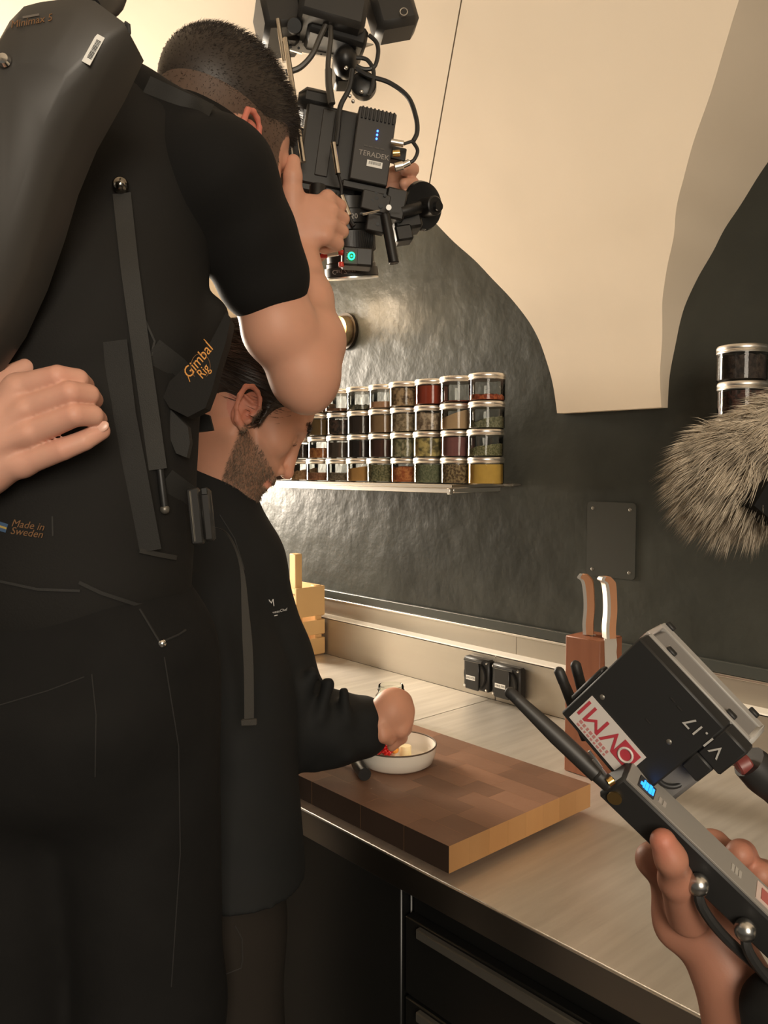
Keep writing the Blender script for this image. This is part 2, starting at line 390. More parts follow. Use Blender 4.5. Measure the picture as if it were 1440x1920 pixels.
for kk in (-2, -1, 0, 1):
    cx = -0.975+1.73*kk; R = []
    zs = sorted(set([round(a, 4) for a, b in WF_]))
    for z in zs:
        y = smooth_interp(z, YF_); hw = smooth_interp(z, WF_)
        R.append([Vector((cx-hw, YW, CAMZ+z)), Vector((cx-hw, y, CAMZ+z)), Vector((cx-hw*.5, y, CAMZ+z)), Vector((cx, y, CAMZ+z)), Vector((cx+hw*.5, y, CAMZ+z)), Vector((cx+hw, y, CAMZ+z)), Vector((cx+hw, YW, CAMZ+z))])
    MB().rings(R, True).build('vault_pilaster', M_cream, vault, smooth=38)
B = [(y, z) for z, y in YF_ if z >= .858]
V = []; Fc = []
for i, (y, z) in enumerate(B):
    V += [(X0, y, CAMZ+z), (X1+1, y, CAMZ+z)]
    if i: Fc.append((2*i-2, 2*i-1, 2*i+1, 2*i))
n0 = len(V)
V += [(x, y+.02, z+.12) for x, y, z in V]
Fc += [tuple(i+n0 for i in f) for f in Fc]
MB().add(V, Fc).build('barrel_vault', M_cream, vault, smooth=60)

# ================================================================== counter
ct = MB()
XS = -1.268
for xa, xb in ((X0, XS-.0006), (XS+.0006, X1)):
    pass
top = empty('worktop', ((X0+X1)/2, 1.1, ZC-.04), 'long brushed stainless steel worktop along the dark wall', 'worktop')
for xa, xb in ((X0, XS-.0005), (XS+.0005, X1)):
    MB().aabb((xa, YF+.003, ZC-.04), (xb, YP, ZC), .001).build('top_sheet', M_steel, top)
MB().aabb((X0, YF, ZC-.042), (X1, YF+.0028, ZC-.0005), .0013).build('front_edge', mat('edge_steel', (.42, .39, .35), .28, 1.0), top)
sp = empty('splashback', ((X0+X1)/2, YP+.02, ZC), 'stepped stainless steel splashback panels running behind the worktop', 'splashback')
XP = -1.255
for xa, xb in ((X0, XP-.0006), (XP+.0006, X1)):
    MB().aabb((xa, YP, ZC), (xb, YP+.012, ZC+.107), .0008).build('lower_panel', M_steelp, sp)
for xa, xb in ((X0, XP+.032), (XP+.033, X1)):
    MB().aabb((xa, YW-.004, ZC+.107), (xb, YW, ZC+.155), .0005).build('upper_panel', M_steelp, sp)
MB().aabb((X0, YP, ZC+.103), (X1, YW, ZC+.109), .0012).build('ledge', mat('ledge_steel_lit', (.95, .91, .83), .45, .0), sp)  # bright reflection painted in: near-white, non-metal base on the steel ledge
MB().aabb((X0, YW-.0075, ZC+.152), (X1, YW, ZC+.1575), .001).build('edge_strip', M_alu, sp)
s = MB().aabb((X0, YW-.008, ZC+.158), (X1, YW, ZC+.182), .002); tag(s.build('trim_1', M_rail), kind='structure')

# cabinets below the worktop
def cabinet(xa, xb, label, handles):
    e = empty('base_cabinet', ((xa+xb)/2, 1.1, 0), label, 'cabinet')
    MB().aabb((xa+.002, .80, .09), (xb-.002, YP, ZC-.041), .002).build('body', M_black, e)
    MB().aabb((xa+.002, .86, 0), (xb-.002, YP, .089)).build('plinth', M_black, e)
    for z0, z1, hd in handles:
        dr = MB().aabb((xa+.004, .782, z0), (xb-.004, .7995, z1), .002).build('drawer_front', M_black, e)
        if hd: MB().aabb((xa+.035, .772, z1-.018), (xb-.035, .782, z1-.003), .002).build('handle', M_grey, dr)
cabinet(-1.9, -.834, 'black base cabinet with plain fronts beneath the chopping board', [(.10, .855, False)])
cabinet(-.834, -.02, 'black drawer cabinet with grey bar handles right of the plain one', [(.70, .814, True), (.52, .695, True), (.10, .515, True)])
cabinet(-.02, .8, 'black base cabinet under the right end of the worktop', [(.70, .814, True), (.10, .695, True)])
cabinet(-2.9, -1.9, 'black base cabinet at the far left end', [(.10, .855, False)])

# ================================================================== chopping board of glued blocks
M_btop = mat('stained_board_top', (0.17, 0.085, 0.05), 0.42, var=(9, 0.45, (0.25, 0.135, 0.085), 8), bump=(120, 0.25, 0.001), rand=0.22)
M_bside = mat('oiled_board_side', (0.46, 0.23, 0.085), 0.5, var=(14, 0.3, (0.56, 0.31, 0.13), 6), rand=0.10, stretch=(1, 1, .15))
M_bfront = mat('shaded_dark_side', (0.030, 0.017, 0.011), 0.6, var=(20, .3, (0.042, .024, .016)))  # shade on the board's front face, painted in as near-black brown
bx1, bx0, by0, by1, bz0, bz1 = -.735, -1.27, .772, 1.094, ZC+.013, ZC+.05
board = empty('chopping_board', ((bx0+bx1)/2, (by0+by1)/2, ZC), 'thick end-grain wooden chopping board lying at the worktop edge', 'chopping board')
NR = 8; rw = (by1-by0)/NR; random.seed(11)
for r_ in range(NR):
    x = bx1
    while x > bx0+.005:
        l = random.uniform(.055, .125)
        if x-l-bx0 < .05: l = x-bx0
        b = MB(); y = by0+r_*rw; b.aabb((x-l+.0001, y+.0001, bz0), (x-.0001, y+rw-.0001, bz1), 0)
        for i, f in enumerate(b.f):
            c = sum((Vector(b.v[j]) for j in f), Vector())/len(f)
            if c.z > bz1-.0005: b.m[i] = 0
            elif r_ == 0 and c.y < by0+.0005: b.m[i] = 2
            else: b.m[i] = 1
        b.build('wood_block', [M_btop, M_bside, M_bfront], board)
        x -= l
for fx in (bx0+.06, bx1-.06):
    for fy in (by0+.05, by1-.05): MB().cyl((fx, fy, ZC), (fx, fy, bz0), .014, .016).build('foot', M_plast, board)

# ================================================================== shelves with jars
ZS = CAMZ-.040; YJ = 1.362; JH = .0595; JR = .0395; PIT = .0835
def shelf(xa, xb, label):
    e = empty('wall_shelf', ((xa+xb)/2, 1.41, ZS-.02), label, 'shelf')
    MB().aabb((xa, 1.31, ZS-.008), (xb, YW, ZS), .001).build('shelf_board', mat('shelf_steel', (0.62, 0.58, 0.52), 0.28, 1.0), e)
    MB().aabb((xa+.004, 1.3145, ZS-.019), (xb-.012, 1.322, ZS-.0082), .001).build('front_rail', M_alu, e)
    MB().aabb((xb-.016, 1.312, ZS-.022), (xb-.0065, 1.324, ZS-.0082), .001).build('corner_post', M_alu, e)
    MB().aabb((xb-.0125, 1.3245, ZS-.019), (xb-.0065, YW-.03, ZS-.0082), .001).build('end_rail', M_alu, e)
    MB().aabb((xb+.0, YW-.03, ZS-.006), (xb+.03, YW, ZS-.001), .001).build('bracket_tab', M_grey, e)
shelf(-2.35, -1.245, 'slim steel wall shelf carrying the long wall of spice jars')
shelf(-.69, .35, 'slim steel wall shelf hidden behind the furry microphone')
glass_me = MB()
glass_me.lathe([(JR-.003, 0.0), (JR, .003), (JR, .046), (JR-.0025, .048)], n=28, cap=False)
g0 = glass_me.build('jar_glass', M_glass, None, loc=(0, 0, 0)); GM = g0.data; bpy.data.objects.remove(g0)
lm = MB().lathe([(JR-.004, .0455), (JR+.0004, .0457), (JR+.0009, .0475), (JR+.0002, .0488), (JR+.0009, .050), (JR+.0002, .0512), (JR+.0009, .0524), (JR+.0004, .056), (JR-.001, .0585), (JR-.004, .0593), (.002, .0593)], n=40)
l0 = lm.build('lid', mat('lid_aluminium', (0.78, 0.74, 0.68), 0.33, 1.0), None, loc=(0, 0, 0)); LM = l0.data; bpy.data.objects.remove(l0)
def content_mesh(level, tilt, lump, seed):
    rnd = np.random.RandomState(seed); n = 28; nr = 7; R = JR-.0022; V = []; F = []
    hgt = .0435*level
    def top(x, y): return min(.0435, max(.004, hgt + tilt*x + lump*(rnd.rand()-.5)))
    for z in (.0025,):
        V += [(R*math.cos(2*math.pi*j/n), R*math.sin(2*math.pi*j/n), z) for j in range(n)]
    for i in range(nr):
        r = R*(1-i/nr)
        for j in range(n):
            x = r*math.cos(2*math.pi*j/n); y = r*math.sin(2*math.pi*j/n); V.append((x, y, top(x, y)))
    V.append((0, 0, top(0, 0)))
    for i in range(nr):
        for j in range(n): F.append((i*n+j, i*n+(j+1) % n, (i+1)*n+(j+1) % n, (i+1)*n+j))
    for j in range(n): F.append((nr*n+j, nr*n+(j+1) % n, len(V)-1))
    F.append(tuple(range(n))[::-1])
    me = raw_mesh('contents', V, F); me.shade_smooth(); me.set_sharp_from_angle(angle=math.radians(50)); return me
def powder(nm, c): return mat('powder_'+nm, c, 0.9, var=(60, .3, tuple(v*.8 for v in c), 3))
def grain(nm, c1, c2, sc=160, lum=.6):
    m = mat('grain_'+nm, c1, 0.75, var=(sc, .82, c2, 3), bump=(sc, 1.0, .004)); return m
JC = { # row, column from the right end : (phrase, material, level, tilt, lump)
 (0, 0): ('mustard yellow powder', powder('mustard', (.62, .40, .09)), 1, 0, 0),
 (0, 1): ('brown coriander seeds', grain('coriander', (.10, .06, .03), (.36, .27, .14), 190), 1, 0, .002),
 (0, 2): ('grey-green powdered herbs', grain('sage', (.13, .145, .08), (.21, .22, .13), 260), 1, 0, 0),
 (0, 3): ('orange-red chilli flakes', grain('chilli', (.34, .09, .025), (.55, .22, .07), 150), .85, 0, .006),
 (0, 4): ('chopped green dried herbs', grain('herbs', (.09, .09, .04), (.25, .23, .12), 220), 1, 0, .002),
 (0, 5): ('ochre ground spice', powder('ochre', (.46, .25, .08)), .82, .15, .001),
 (0, 6): ('grey-brown cumin seeds', grain('cumin', (.12, .09, .06), (.24, .19, .13), 260), .5, 0, .002),
 (0, 7): ('rust coloured flakes', grain('rust', (.24, .10, .05), (.36, .17, .09), 220), .5, 0, .002),
 (0, 8): ('tan crumbled flakes', grain('tanf', (.30, .17, .08), (.45, .28, .15), 200), .6, .2, .004),
 (0, 9): ('dark brown spice', powder('dbrown', (.08, .04, .025)), 1, 0, 0),
 (1, 0): ('heaped fine green herbs', grain('thyme', (.12, .12, .05), (.27, .25, .14), 300), .5, .16, .003),
 (1, 1): ('mauve powder', powder('mauve', (.22, .09, .085)), 1, 0, 0),
 (1, 2): ('pale and yellow dried leaves', grain('bay', (.12, .10, .04), (.50, .40, .15), 70), 1, 0, .004),
 (1, 3): ('green leafy herbs', grain('oregano', (.10, .10, .05), (.30, .27, .16), 130), 1, 0, .003),
 (1, 4): ('dark maroon spice', powder('maroon', (.06, .022, .015)), 1, 0, 0),
 (1, 5): ('nearly black spice', powder('nblack', (.018, .011, .009)), 1, 0, 0),
 (1, 6): ('smoky grey-brown spice', powder('smoky', (.075, .055, .04)), .95, 0, 0),
 (1, 7): ('bright orange flakes', grain('orange', (.30, .10, .03), (.50, .22, .07), 150), .6, 0, .006),
 (1, 8): ('black seeds', grain('bseed', (.015, .012, .01), (.05, .04, .03), 260), .9, 0, .002),
 (1, 9): ('brown bark pieces', grain('bark', (.10, .05, .025), (.20, .11, .06), 120), .8, 0, .004),
 (2, 0): ('coarse grey-green herbs', grain('rosemary', (.11, .11, .06), (.25, .24, .15), 240), .42, .22, .004),
 (2, 1): ('sloping beige powder', powder('beige', (.48, .33, .19)), .78, .35, 0),
 (2, 2): ('pale dried chips', grain('chips', (.16, .11, .07), (.48, .38, .27), 90), .95, 0, .006),
 (2, 3): ('grey-beige flakes', grain('gbeige', (.16, .12, .07), (.36, .28, .18), 130), 1, 0, .004),
 (2, 4): ('light brown powder', powder('lbrown', (.26, .16, .08)), 1, 0, 0),
 (2, 5): ('black-brown powder', powder('bbrown', (.035, .022, .015)), 1, 0, 0),
 (2, 6): ('dark cloves', grain('clove', (.02, .014, .01), (.09, .05, .035), 120), .9, 0, .004),
 (2, 7): ('olive brown powder', powder('olive', (.17, .105, .04)), 1, 0, 0),
 (2, 8): ('dull brown powder', powder('dull', (.12, .08, .05)), .9, 0, 0),
 (3, 0): ('red pepper flakes', grain('redf', (.22, .035, .012), (.42, .10, .03), 130), .3, -.04, .005),
 (3, 1): ('a thin dark red layer', grain('dred', (.10, .02, .01), (.2, .05, .02), 200), .12, 0, .001),
 (3, 2): ('brick red paprika powder', powder('paprika', (.30, .045, .018)), 1, 0, 0),
 (3, 3): ('curled brown dried mushrooms', grain('mushroom', (.10, .06, .03), (.42, .29, .16), 90), 1, 0, .006),
 (3, 4): ('peach powder', powder('peach', (.46, .26, .15)), .4, 0, 0),
 (3, 5): ('a few dark leaves', grain('dleaf', (.03, .03, .02), (.12, .11, .07), 90), .28, 0, .01),
 (3, 6): ('a thin brown layer', powder('tbrown', (.16, .07, .03)), .22, 0, 0),
 (3, 7): ('medium brown powder', powder('mbrown', (.22, .11, .05)), .6, 0, 0),
}
ROWN = ('bottom row', 'second row up', 'third row up', 'top row')
ORD = ('at the right end', 'second from the right end', 'third from the right end', 'fourth from the right end', 'fifth from the right end', 'sixth from the right end', 'seventh from the right end', 'eighth from the right end', 'ninth from the right end', 'tenth from the right end')
def jar(x, y, z, label, m, level, tilt, lump, seed, group):
    e = empty('spice_jar', (x, y, z), label, 'jar', group)
    e.rotation_euler.z = (seed*1.7) % 6.28 if tilt == 0 else 0.4
    add_obj('jar_glass', GM, [], e); add_obj('lid', LM, [], e)
    add_obj('contents', content_mesh(level, tilt, lump, seed), m, e)
jit = random.Random(3)
for (r_, c_), (ph, m, lv, tl, lu) in JC.items():
    jar(-1.192-c_*PIT+jit.uniform(-.0012, .0012), YJ+jit.uniform(-.004, .004), ZS+.0004+r_*(JH+.0001), 'glass jar of %s, %s, %s' % (ph, ROWN[r_], ORD[c_]), m, lv, tl, lu, r_*20+c_, 'spice jars on the long shelf')
RJ = [('cocoa brown beans', 0), ('dark roasted pods', 1), ('dark red dried petals', 2), ('dark dried berries', 3)]
for ph, r_ in RJ:
    jar(-.632+jit.uniform(-.002, .002), YJ, ZS+.0004+r_*(JH+.0001), 'glass jar of %s, %s of the stack above the furry microphone' % (ph, ('lowest', 'second lowest', 'second highest', 'topmost')[r_]),
        grain('rj%d' % r_, (.014, .008, .006), (.07, .025, .018) if r_ == 2 else (.04, .025, .018), 120), 1 if r_ < 3 else .95, 0, .003, 200+r_, 'spice jars above the microphone')

# ================================================================== wall lamp, cover plate, sockets
M_brass = mat('brushed_brass', (0.72, 0.56, 0.36), 0.28, 1.0)
lp = on_y(650, 622, YW); lamp = empty('wall_lamp', lp, 'brass wall lamp on a round dark back plate left of the jars', 'lamp')
Mw = frame(lp, (1, 0, 0), (0, 0, 1))   # z -> -Y
MB().lathe([(.002, .0), (.052, .0), (.052, .010), (.002, .010)], Mw, 36).build('back_plate', mat('bronze_plate', (0.05, 0.04, 0.03), 0.35, 0.7), lamp)
MB().lathe([(.002, .0105), (.043, .0105), (.044, .014), (.040, .034), (.010, .038), (.002, .038)], Mw, 36).build('rosette', M_brass, lamp)
arm_end = lp+Vector((-.0, -.145, .0))
MB().cyl(lp+Vector((0, -.037, 0)), arm_end, .0085, n=16).build('arm', M_brass, lamp)
MB().lathe([(.008, -.012), (.016, -.010), (.018, .012), (.012, .03), (.008, .034)], arm_end+Vector((0, 0, 0)), 20).build('bulb_holder', M_brass, lamp)
bc = arm_end+Vector((0, 0, .068))
MB().ell(bc, (.032, .032, .038)).build('bulb', mat('lit_bulb', (1, .8, .55), .4, emit=((1, .72, .42), 14)), lamp)
pl = bpy.data.lights.new('bulb_light', 'POINT'); pl.energy = 5.5; pl.color = (1, .74, .46); pl.shadow_soft_size = .045
po = bpy.data.objects.new('bulb_light', pl); COL.objects.link(po); po.location = bc

pa = on_y(1103, 940, YW); pb = on_y(1192, 1088, YW)
plate = empty('cover_plate', (pa.x/2+pb.x/2, YW, pb.z), 'painted blank cover plate screwed to the dark wall above the knives', 'wall plate')
def rrect(x0, x1, z0, z1, r, y, n=5):
    P = []
    for cx, cz, a0 in ((x1-r, z1-r, 0), (x0+r, z1-r, 90), (x0+r, z0+r, 180), (x1-r, z0+r, 270)):
        for i in range(n+1): a = math.radians(a0+90*i/n); P.append(Vector((cx+r*math.cos(a), y, cz+r*math.sin(a))))
    return P
MB().prism(rrect(pa.x, pb.x, pb.z, pa.z, .009, YW-.0035), (0, .0032, 0)).build('plate', mat('plate_paint', (0.036, 0.037, 0.031), 0.4, bump=(30, .15, .003)), plate)
for sx in (pa.x+.014, pb.x-.014):
    for sz in (pa.z-.014, pb.z+.014): MB().lathe([(.0004, .0052), (.0025, .0046), (.0042, .0030)], frame((sx, YW, sz), (1, 0, 0), (0, 0, 1)), 14).build('screw', M_grey, plate)

def socket(xa, xb, z0, z1, label, yaw):
    c = Vector(((xa+xb)/2, YP, (z0+z1)/2)); W = xb-xa; H = z1-z0
    e = empty('wall_socket', (c.x, YP, z0), label, 'socket', 'sockets on the splashback')
    MB().aabb((xa, YP-.022, z0), (xb, YP, z1), .004).build('housing', M_plast, e)
    MB().lathe([(.002, .0285), (W*.40, .0285), (W*.42, .026), (W*.42, .0215)], frame(c+Vector((0, 0, -.002)), (1, 0, 0), (0, 0, 1)), 32).build('round_cover', M_plast, e)
    lid = MB().aabb((c.x-W*.30, YP-.033, z0+.002), (c.x+W*.22, YP-.0286, z1-.006), .0015).build('flap', mat('satin_black', (.016, .016, .016), .3), e)
    MB().cyl((c.x-W*.34, YP-.031, z1-.005), (c.x+W*.34, YP-.031, z1-.005), .0036, n=12).build('hinge', MATS['satin_black'], e)
    for sx in (-1, 1):
        for sz in (-1, 1): MB().lathe([(.0003, .0242), (.003, .0236), (.0034, .0221)], frame((c.x+sx*(W/2-.006), YP, c.z+sz*(H/2-.006)), (1, 0, 0), (0, 0, 1)), 10).build('screw', M_chrome, e)
    lb = MB().aabb((c.x-W*.26, YP-.0337, c.z-.013), (c.x+W*.10, YP-.0331, c.z-.003)).build('label_strip', M_white, e)
    text('label_text', 'UV/2 F3S', frame((c.x-W*.08, YP-.0341, c.z-.008), (1, 0, 0), (0, 0, 1)), .0072, M_ink, lb, .0001)
socket(-1.337, -1.257, ZC+.020, ZC+.096, 'black flap-lid power socket, left one of the pair on the splashback', 0)
socket(-1.248, -1.164, ZC+.018, ZC+.094, 'black flap-lid power socket, right one beside the antenna tip', 0)

# ================================================================== knife block and knives
M_block = mat('cherry_wood', (0.20, 0.068, 0.031), 0.5, var=(10, .35, (.27, .10, .049), 6), stretch=(6, 6, .6))
kx0, kx1, ky0, ky1, kz1 = -.878, -.806, 1.222, 1.292, CAMZ-.303
blk = empty('knife_block', ((kx0+kx1)/2, (ky0+ky1)/2, ZC), 'upright reddish cherry wood knife block behind the chopping board', 'knife block')
MB().aabb((kx0, ky0, ZC+.0005), (kx1, ky1, kz1), .0015).build('block', M_block, blk)
MB().cyl((kx0+.035, ky0+.03, kz1), (kx0+.035, ky0+.03, kz1+.0012), .004).build('inlay', M_grey, blk)
M_scale = mat('plum_wood', (0.42, 0.19, 0.09), 0.5, var=(20, .3, (.50, .25, .13)), stretch=(4, 4, .5))
M_hsteel = mat('handle_steel', (.72, .68, .63), .34, .85)
def knife(p, up, face, hl, label, blade_len, serr):
    """p: where handle meets blade, up: handle direction, face: direction of the blade's spine->edge"""
    up = Vector(up).normalized(); face = Vector(face).normalized(); side = up.cross(face).normalized()
    e = empty('knife', p-up*blade_len, label, 'knife', 'knives at the block')
    prof = [(0, -.008, .010), (.02, -.0085, .010), (.045, -.006, .0125), (.07, -.006, .0125), (.095, -.009, .011), (hl-.006, -.016, .007), (hl, -.013, .001)]
    a = [p+up*t+face*u0 for t, u0, u1 in prof]; b = [p+up*t+face*(u0+.006) for t, u0, u1 in prof]; c = [p+up*t+face*u1 for t, u0, u1 in prof]
    A = spline(a, 4); Bp = spline(b, 4); Cc = spline(c, 4)
    MB().strip([q-side*.009 for q in A], [q-side*.009 for q in Bp], side*.018).build('steel_spine', M_hsteel, e, smooth=60)
    MB().strip([q-side*.008 for q in Bp], [q-side*.008 for q in Cc], side*.016).build('wood_scale', M_scale, e, smooth=60)
    bl = [p+face*-.008, p+face*.012]
    n = 14; edge = [p+face*(.014+(.0012 if (i % 2 and serr) else 0))-up*(blade_len*.93*i/n) for i in range(n+1)]
    MB().prism([p-face*.008] + [p-face*.006-up*blade_len] + edge[::-1], side*.0018).build('blade', M_hsteel, e)
k1 = Vector((kx0+.024, ky0+.034, kz1+.001))
knife(k1, (-.04, 0, 1), (.9, .5, 0), .108, 'steel and wood handled knife standing in the top of the cherry block', .20, False)
k2 = Vector((kx1+.0042, ky0+.020, kz1+.004))
knife(k2, (-.03, .0, 1), (.55, .85, 0), .108, 'serrated knife with steel and wood handle held on the block side', .19, True)

# ================================================================== dish and food
dc = on_z(745, 1457, bz1) + FH*.062; dc.z = bz1
M_enamel = mat('white_enamel', (.82, .77, .68), .25, coat=.3)
dish = empty('enamel_dish', dc, 'shallow round white enamel dish with a thin dark rim on the board', 'dish')
MB().lathe([(.002, .0005), (.052, .0005), (.0605, .006), (.0655, .020), (.067, .0335), (.0652, .0338), (.0635, .020), (.0585, .0085), (.050, .0045), (.002, .0045)], dc, 64).build('bowl', M_enamel, dish, smooth=60)
MB().lathe([(.0650, .0334), (.0650, .0350), (.0663, .0356), (.0674, .0350), (.0674, .0334)], dc, 64, cap=False).build('rim', mat('rim_brown', (.10, .07, .05), .4), dish)
fz = dc.z+.0047
def onf(x, y, z=None): p = on_z(x, y, fz); return p
bt = onf(760, 1420); bt = onf(760, 1419)
s = MB().lathe([(.0005, 0), (.0098, 0), (.0102, .001), (.0102, .0185), (.0095, .0195), (.0005, .0197)], bt, 28); o = s.build('butter_cylinder', mat('butter', (.83, .70, .42), .45, sss=.1)); tag(o, 'small pale yellow cylinder of butter standing in the dish', 'food')
tp = onf(712, 1425); tm = frame(tp+Vector((0, 0, .005)), RT, FH)
te = empty('terrine_slice', tp, 'pink slice of terrine with a pale top layer in the dish', 'food')
MB().box(frame(tp+Vector((0, 0, .004)), RT, FH), (.052, .02, .0075), .0015).build('slice', mat('salmon_pink', (.75, .34, .21), .5, sss=.1), te)
MB().box(frame(tp+Vector((0, 0, .0089)), RT, FH), (.0522, .0202, .002), .0008).build('top_layer', mat('pale_cream', (.82, .66, .50), .5), te)
M_rasp = mat('raspberry_red', (.62, .008, .012), .25, coat=.4, sss=.1)
def berry(c, r, label, ax):
    ax = Vector(ax).normalized(); x, y, z = axes(Vector((0, 0, 0)), ax); b = MB()
    for i in range(7):
        t = math.pi*(.08+.80*i/6); nj = max(1, int(9*math.sin(t)))
        for j in range(nj):
            a = 2*math.pi*(j+.5*(i % 2))/nj; d = x*(math.sin(t)*math.cos(a)) + y*(math.sin(t)*math.sin(a)) + z*(math.cos(t)*1.1)
            b.ell(c+d*r*.78, r*.30, None, 8, 6)
    b.ell(c, r*.8, None, 12, 8)
    tag(b.build('raspberry', M_rasp), label, 'fruit', 'red berries in the dish')
t0 = tp+Vector((0, 0, .0112))
berry(t0+RT*-.006+FH*-.004+Vector((0, 0, .009)), .0105, 'red raspberry on the pink slice, nearest the dark cuff', (0, .3, 1))
berry(t0+RT*.013+FH*-.003+Vector((0, 0, .0092)), .0105, 'red raspberry on the pink slice, nearest the butter', (.3, 0, 1))
berry(t0+RT*.004+FH*.011+Vector((0, 0, .013)), .011, 'red raspberry, rearmost and highest on the pink slice', (0, 0, 1))
o = MB().ell(t0+RT*.025+FH*.009+Vector((0, 0, .0035)), (.008, .007, .0065)).build('apricot_piece', mat('apricot', (.85, .36, .06), .35)); tag(o, 'small orange apricot piece beside the red berries', 'fruit')
o = MB().tube([t0+RT*.010+FH*.004+Vector((0, 0, .012)), t0+RT*.022+FH*.004+Vector((0, 0, .018)), t0+RT*.032+FH*.006+Vector((0, 0, .026))], .0006, 6).build('herb_stem', mat('stem', (.08, .10, .03), .6)); tag(o, 'thin dark herb stem rising from the red berries', 'herb')
# utensil lying left of the dish
u0 = on_z(684, 1452, bz1+.011); u1 = on_z(667, 1428, bz1+.011); u2 = on_z(630, 1418, bz1+.012)
ue = empty('utensil', on_z(670, 1445, bz1), 'black handled kitchen utensil lying on the board left of the dish', 'utensil')
MB().tube([u0, u0*.4+u1*.6, u1], [.0105, .0105, .0085], 14, 4).build('handle', M_plast, ue)
MB().tube([u1, u2], [.006, .004], 10, 1).build('shaft', M_grey, ue)

# glass jars on the worktop
def glass_jar(c, r, h, label):
    e = empty('glass_jar', c, label, 'jar', 'open glass jars on the worktop')
    M_g = MATS.get('thick_glass') or thin_glass('thick_glass', (.93, .95, .91), 1.13)
    MB().lathe([(.002, .0008), (r*.9, .0008), (r, .006), (r, h*.72), (r*.84, h*.82), (r*.84, h*.965), (r*.80, h), (r*.77, h*.985)], c, 40, cap=False).build('body', M_g, e, smooth=60)
    MB().lathe([(r*.845, h*.86), (r*.885, h*.875), (r*.845, h*.89)], c, 40, cap=False).build('thread', M_g, e)
gj = on_z(733, 1284, ZC+.082); gj.z = ZC
glass_jar(gj, .033, .082, 'open clear glass jar standing just behind the chef\'s hand')
gj2 = on_z(562, 1226, ZC+.06); gj2.z = ZC
glass_jar(gj2, .030, .075, 'clear glass jar half hidden behind the black sleeve below the wooden crate')

# ================================================================== slatted wooden crate
M_pine = mat('pale_pine', (.62, .37, .15), .6, var=(7, .3, (.70, .46, .21), 5), rand=.08, stretch=(1, 1, .3))
cr = on_z(577, 1232, ZC); cx1 = cr.x-.0; cy0 = 1.37
Mstap = mat('staple', (.10, .06, .04), .5, .5)
crate = empty('wooden_crate', (cx1-.13, cy0+.05, ZC), 'pale wooden slatted crate with a tall corner post, half hidden behind the black sleeve', 'crate')
for zz, hh in ((ZC+.002, .05), (ZC+.06, .045), (ZC+.115, .088)):
    MB().aabb((cx1-.27, cy0-.006, zz), (cx1+.001, cy0-.001, zz+hh), .0008).build('slat', M_pine, crate)
    MB().aabb((cx1-.27, cy0+.091, zz), (cx1+.001, cy0+.096, zz+hh), .0008).build('slat', M_pine, crate)
    MB().aabb((cx1+.0014, cy0-.006, zz+.003), (cx1+.006, cy0+.096, zz+hh), .0008).build('slat', M_pine, crate)
    MB().aabb((cx1-.276, cy0-.006, zz+.003), (cx1-.2714, cy0+.096, zz+hh), .0008).build('slat', M_pine, crate)
    for q in range(3):
        MB().tube([(cx1-.022, cy0-.0065, zz+hh*(.2+.3*q)), (cx1-.012, cy0-.0075, zz+hh*(.2+.3*q)+.0005), (cx1-.002, cy0-.0065, zz+hh*(.2+.3*q))], .0009, 5, 2).build('staple', Mstap, crate)
for px_, py_, zt in ((cx1-.035, cy0, .30), (cx1-.268, cy0, .205), (cx1-.024, cy0+.066, .205), (cx1-.268, cy0+.066, .205)):
    MB().aabb((px_, py_, ZC+.001), (min(px_+.030, cx1-.0005), py_+.024, ZC+zt), .002).build('post', M_pine, crate)
MB().aabb((cx1-.268, cy0+.025, ZC+.003), (cx1-.001, cy0+.065, ZC+.008)).build('base_slat', M_pine, crate)

# ================================================================== people
M_skinA = skin_mat('skin_cameraman', (.56, .30, .205), (.075, .05, .036))
M_skinB = skin_mat('skin_chef', (.60, .31, .205), (.16, .095, .06))
M_skinC = skin_mat('skin_helper', (.62, .345, .255), (.2, .12, .08))
M_skinD = skin_mat('skin_holder', (.33, .155, .102), (.2, .12, .08))
M_hairA = mat('black_brown_hair', (.018, .012, .009), .5, var=(60, .4, (.03, .02, .014)))
M_hairB = mat('dark_brown_hair', (.020, .012, .008), .38, var=(50, .4, (.04, .024, .015)))
M_beard = mat('greying_beard', (.10, .065, .042), .6, var=(300, .6, (.24, .17, .12)))
M_tee = mat('black_cotton', (.0060, .0056, .0052), .9, spec=.25, bump=(300, .2, .001))
M_vest = mat('black_webbing_fabric', (.0078, .0070, .0060), .8, spec=.3, bump=(500, .35, .0008))
M_jean = mat('black_denim', (.0052, .0050, .0048), .88, spec=.25, var=(30, .3, (.008, .0076, .0072)), bump=(700, .3, .0006))
M_chef = mat('black_chef_twill', (.0058, .0066, .0068), .8, spec=.35, bump=(600, .25, .0006))
M_jean2 = mat('brown_black_denim', (.022, .018, .0145), .88, spec=.2, bump=(700, .3, .0006))
M_nail = mat('fingernail', (.70, .42, .33), .3)
def hv(f, u=None):
    """head axes (forward, up, side) in the world from image-space forward"""
    fw = img(*f).normalized(); upv = (ZZ - fw*ZZ.dot(fw)).normalized(); sd = fw.cross(upv).normalized(); return fw, upv, sd
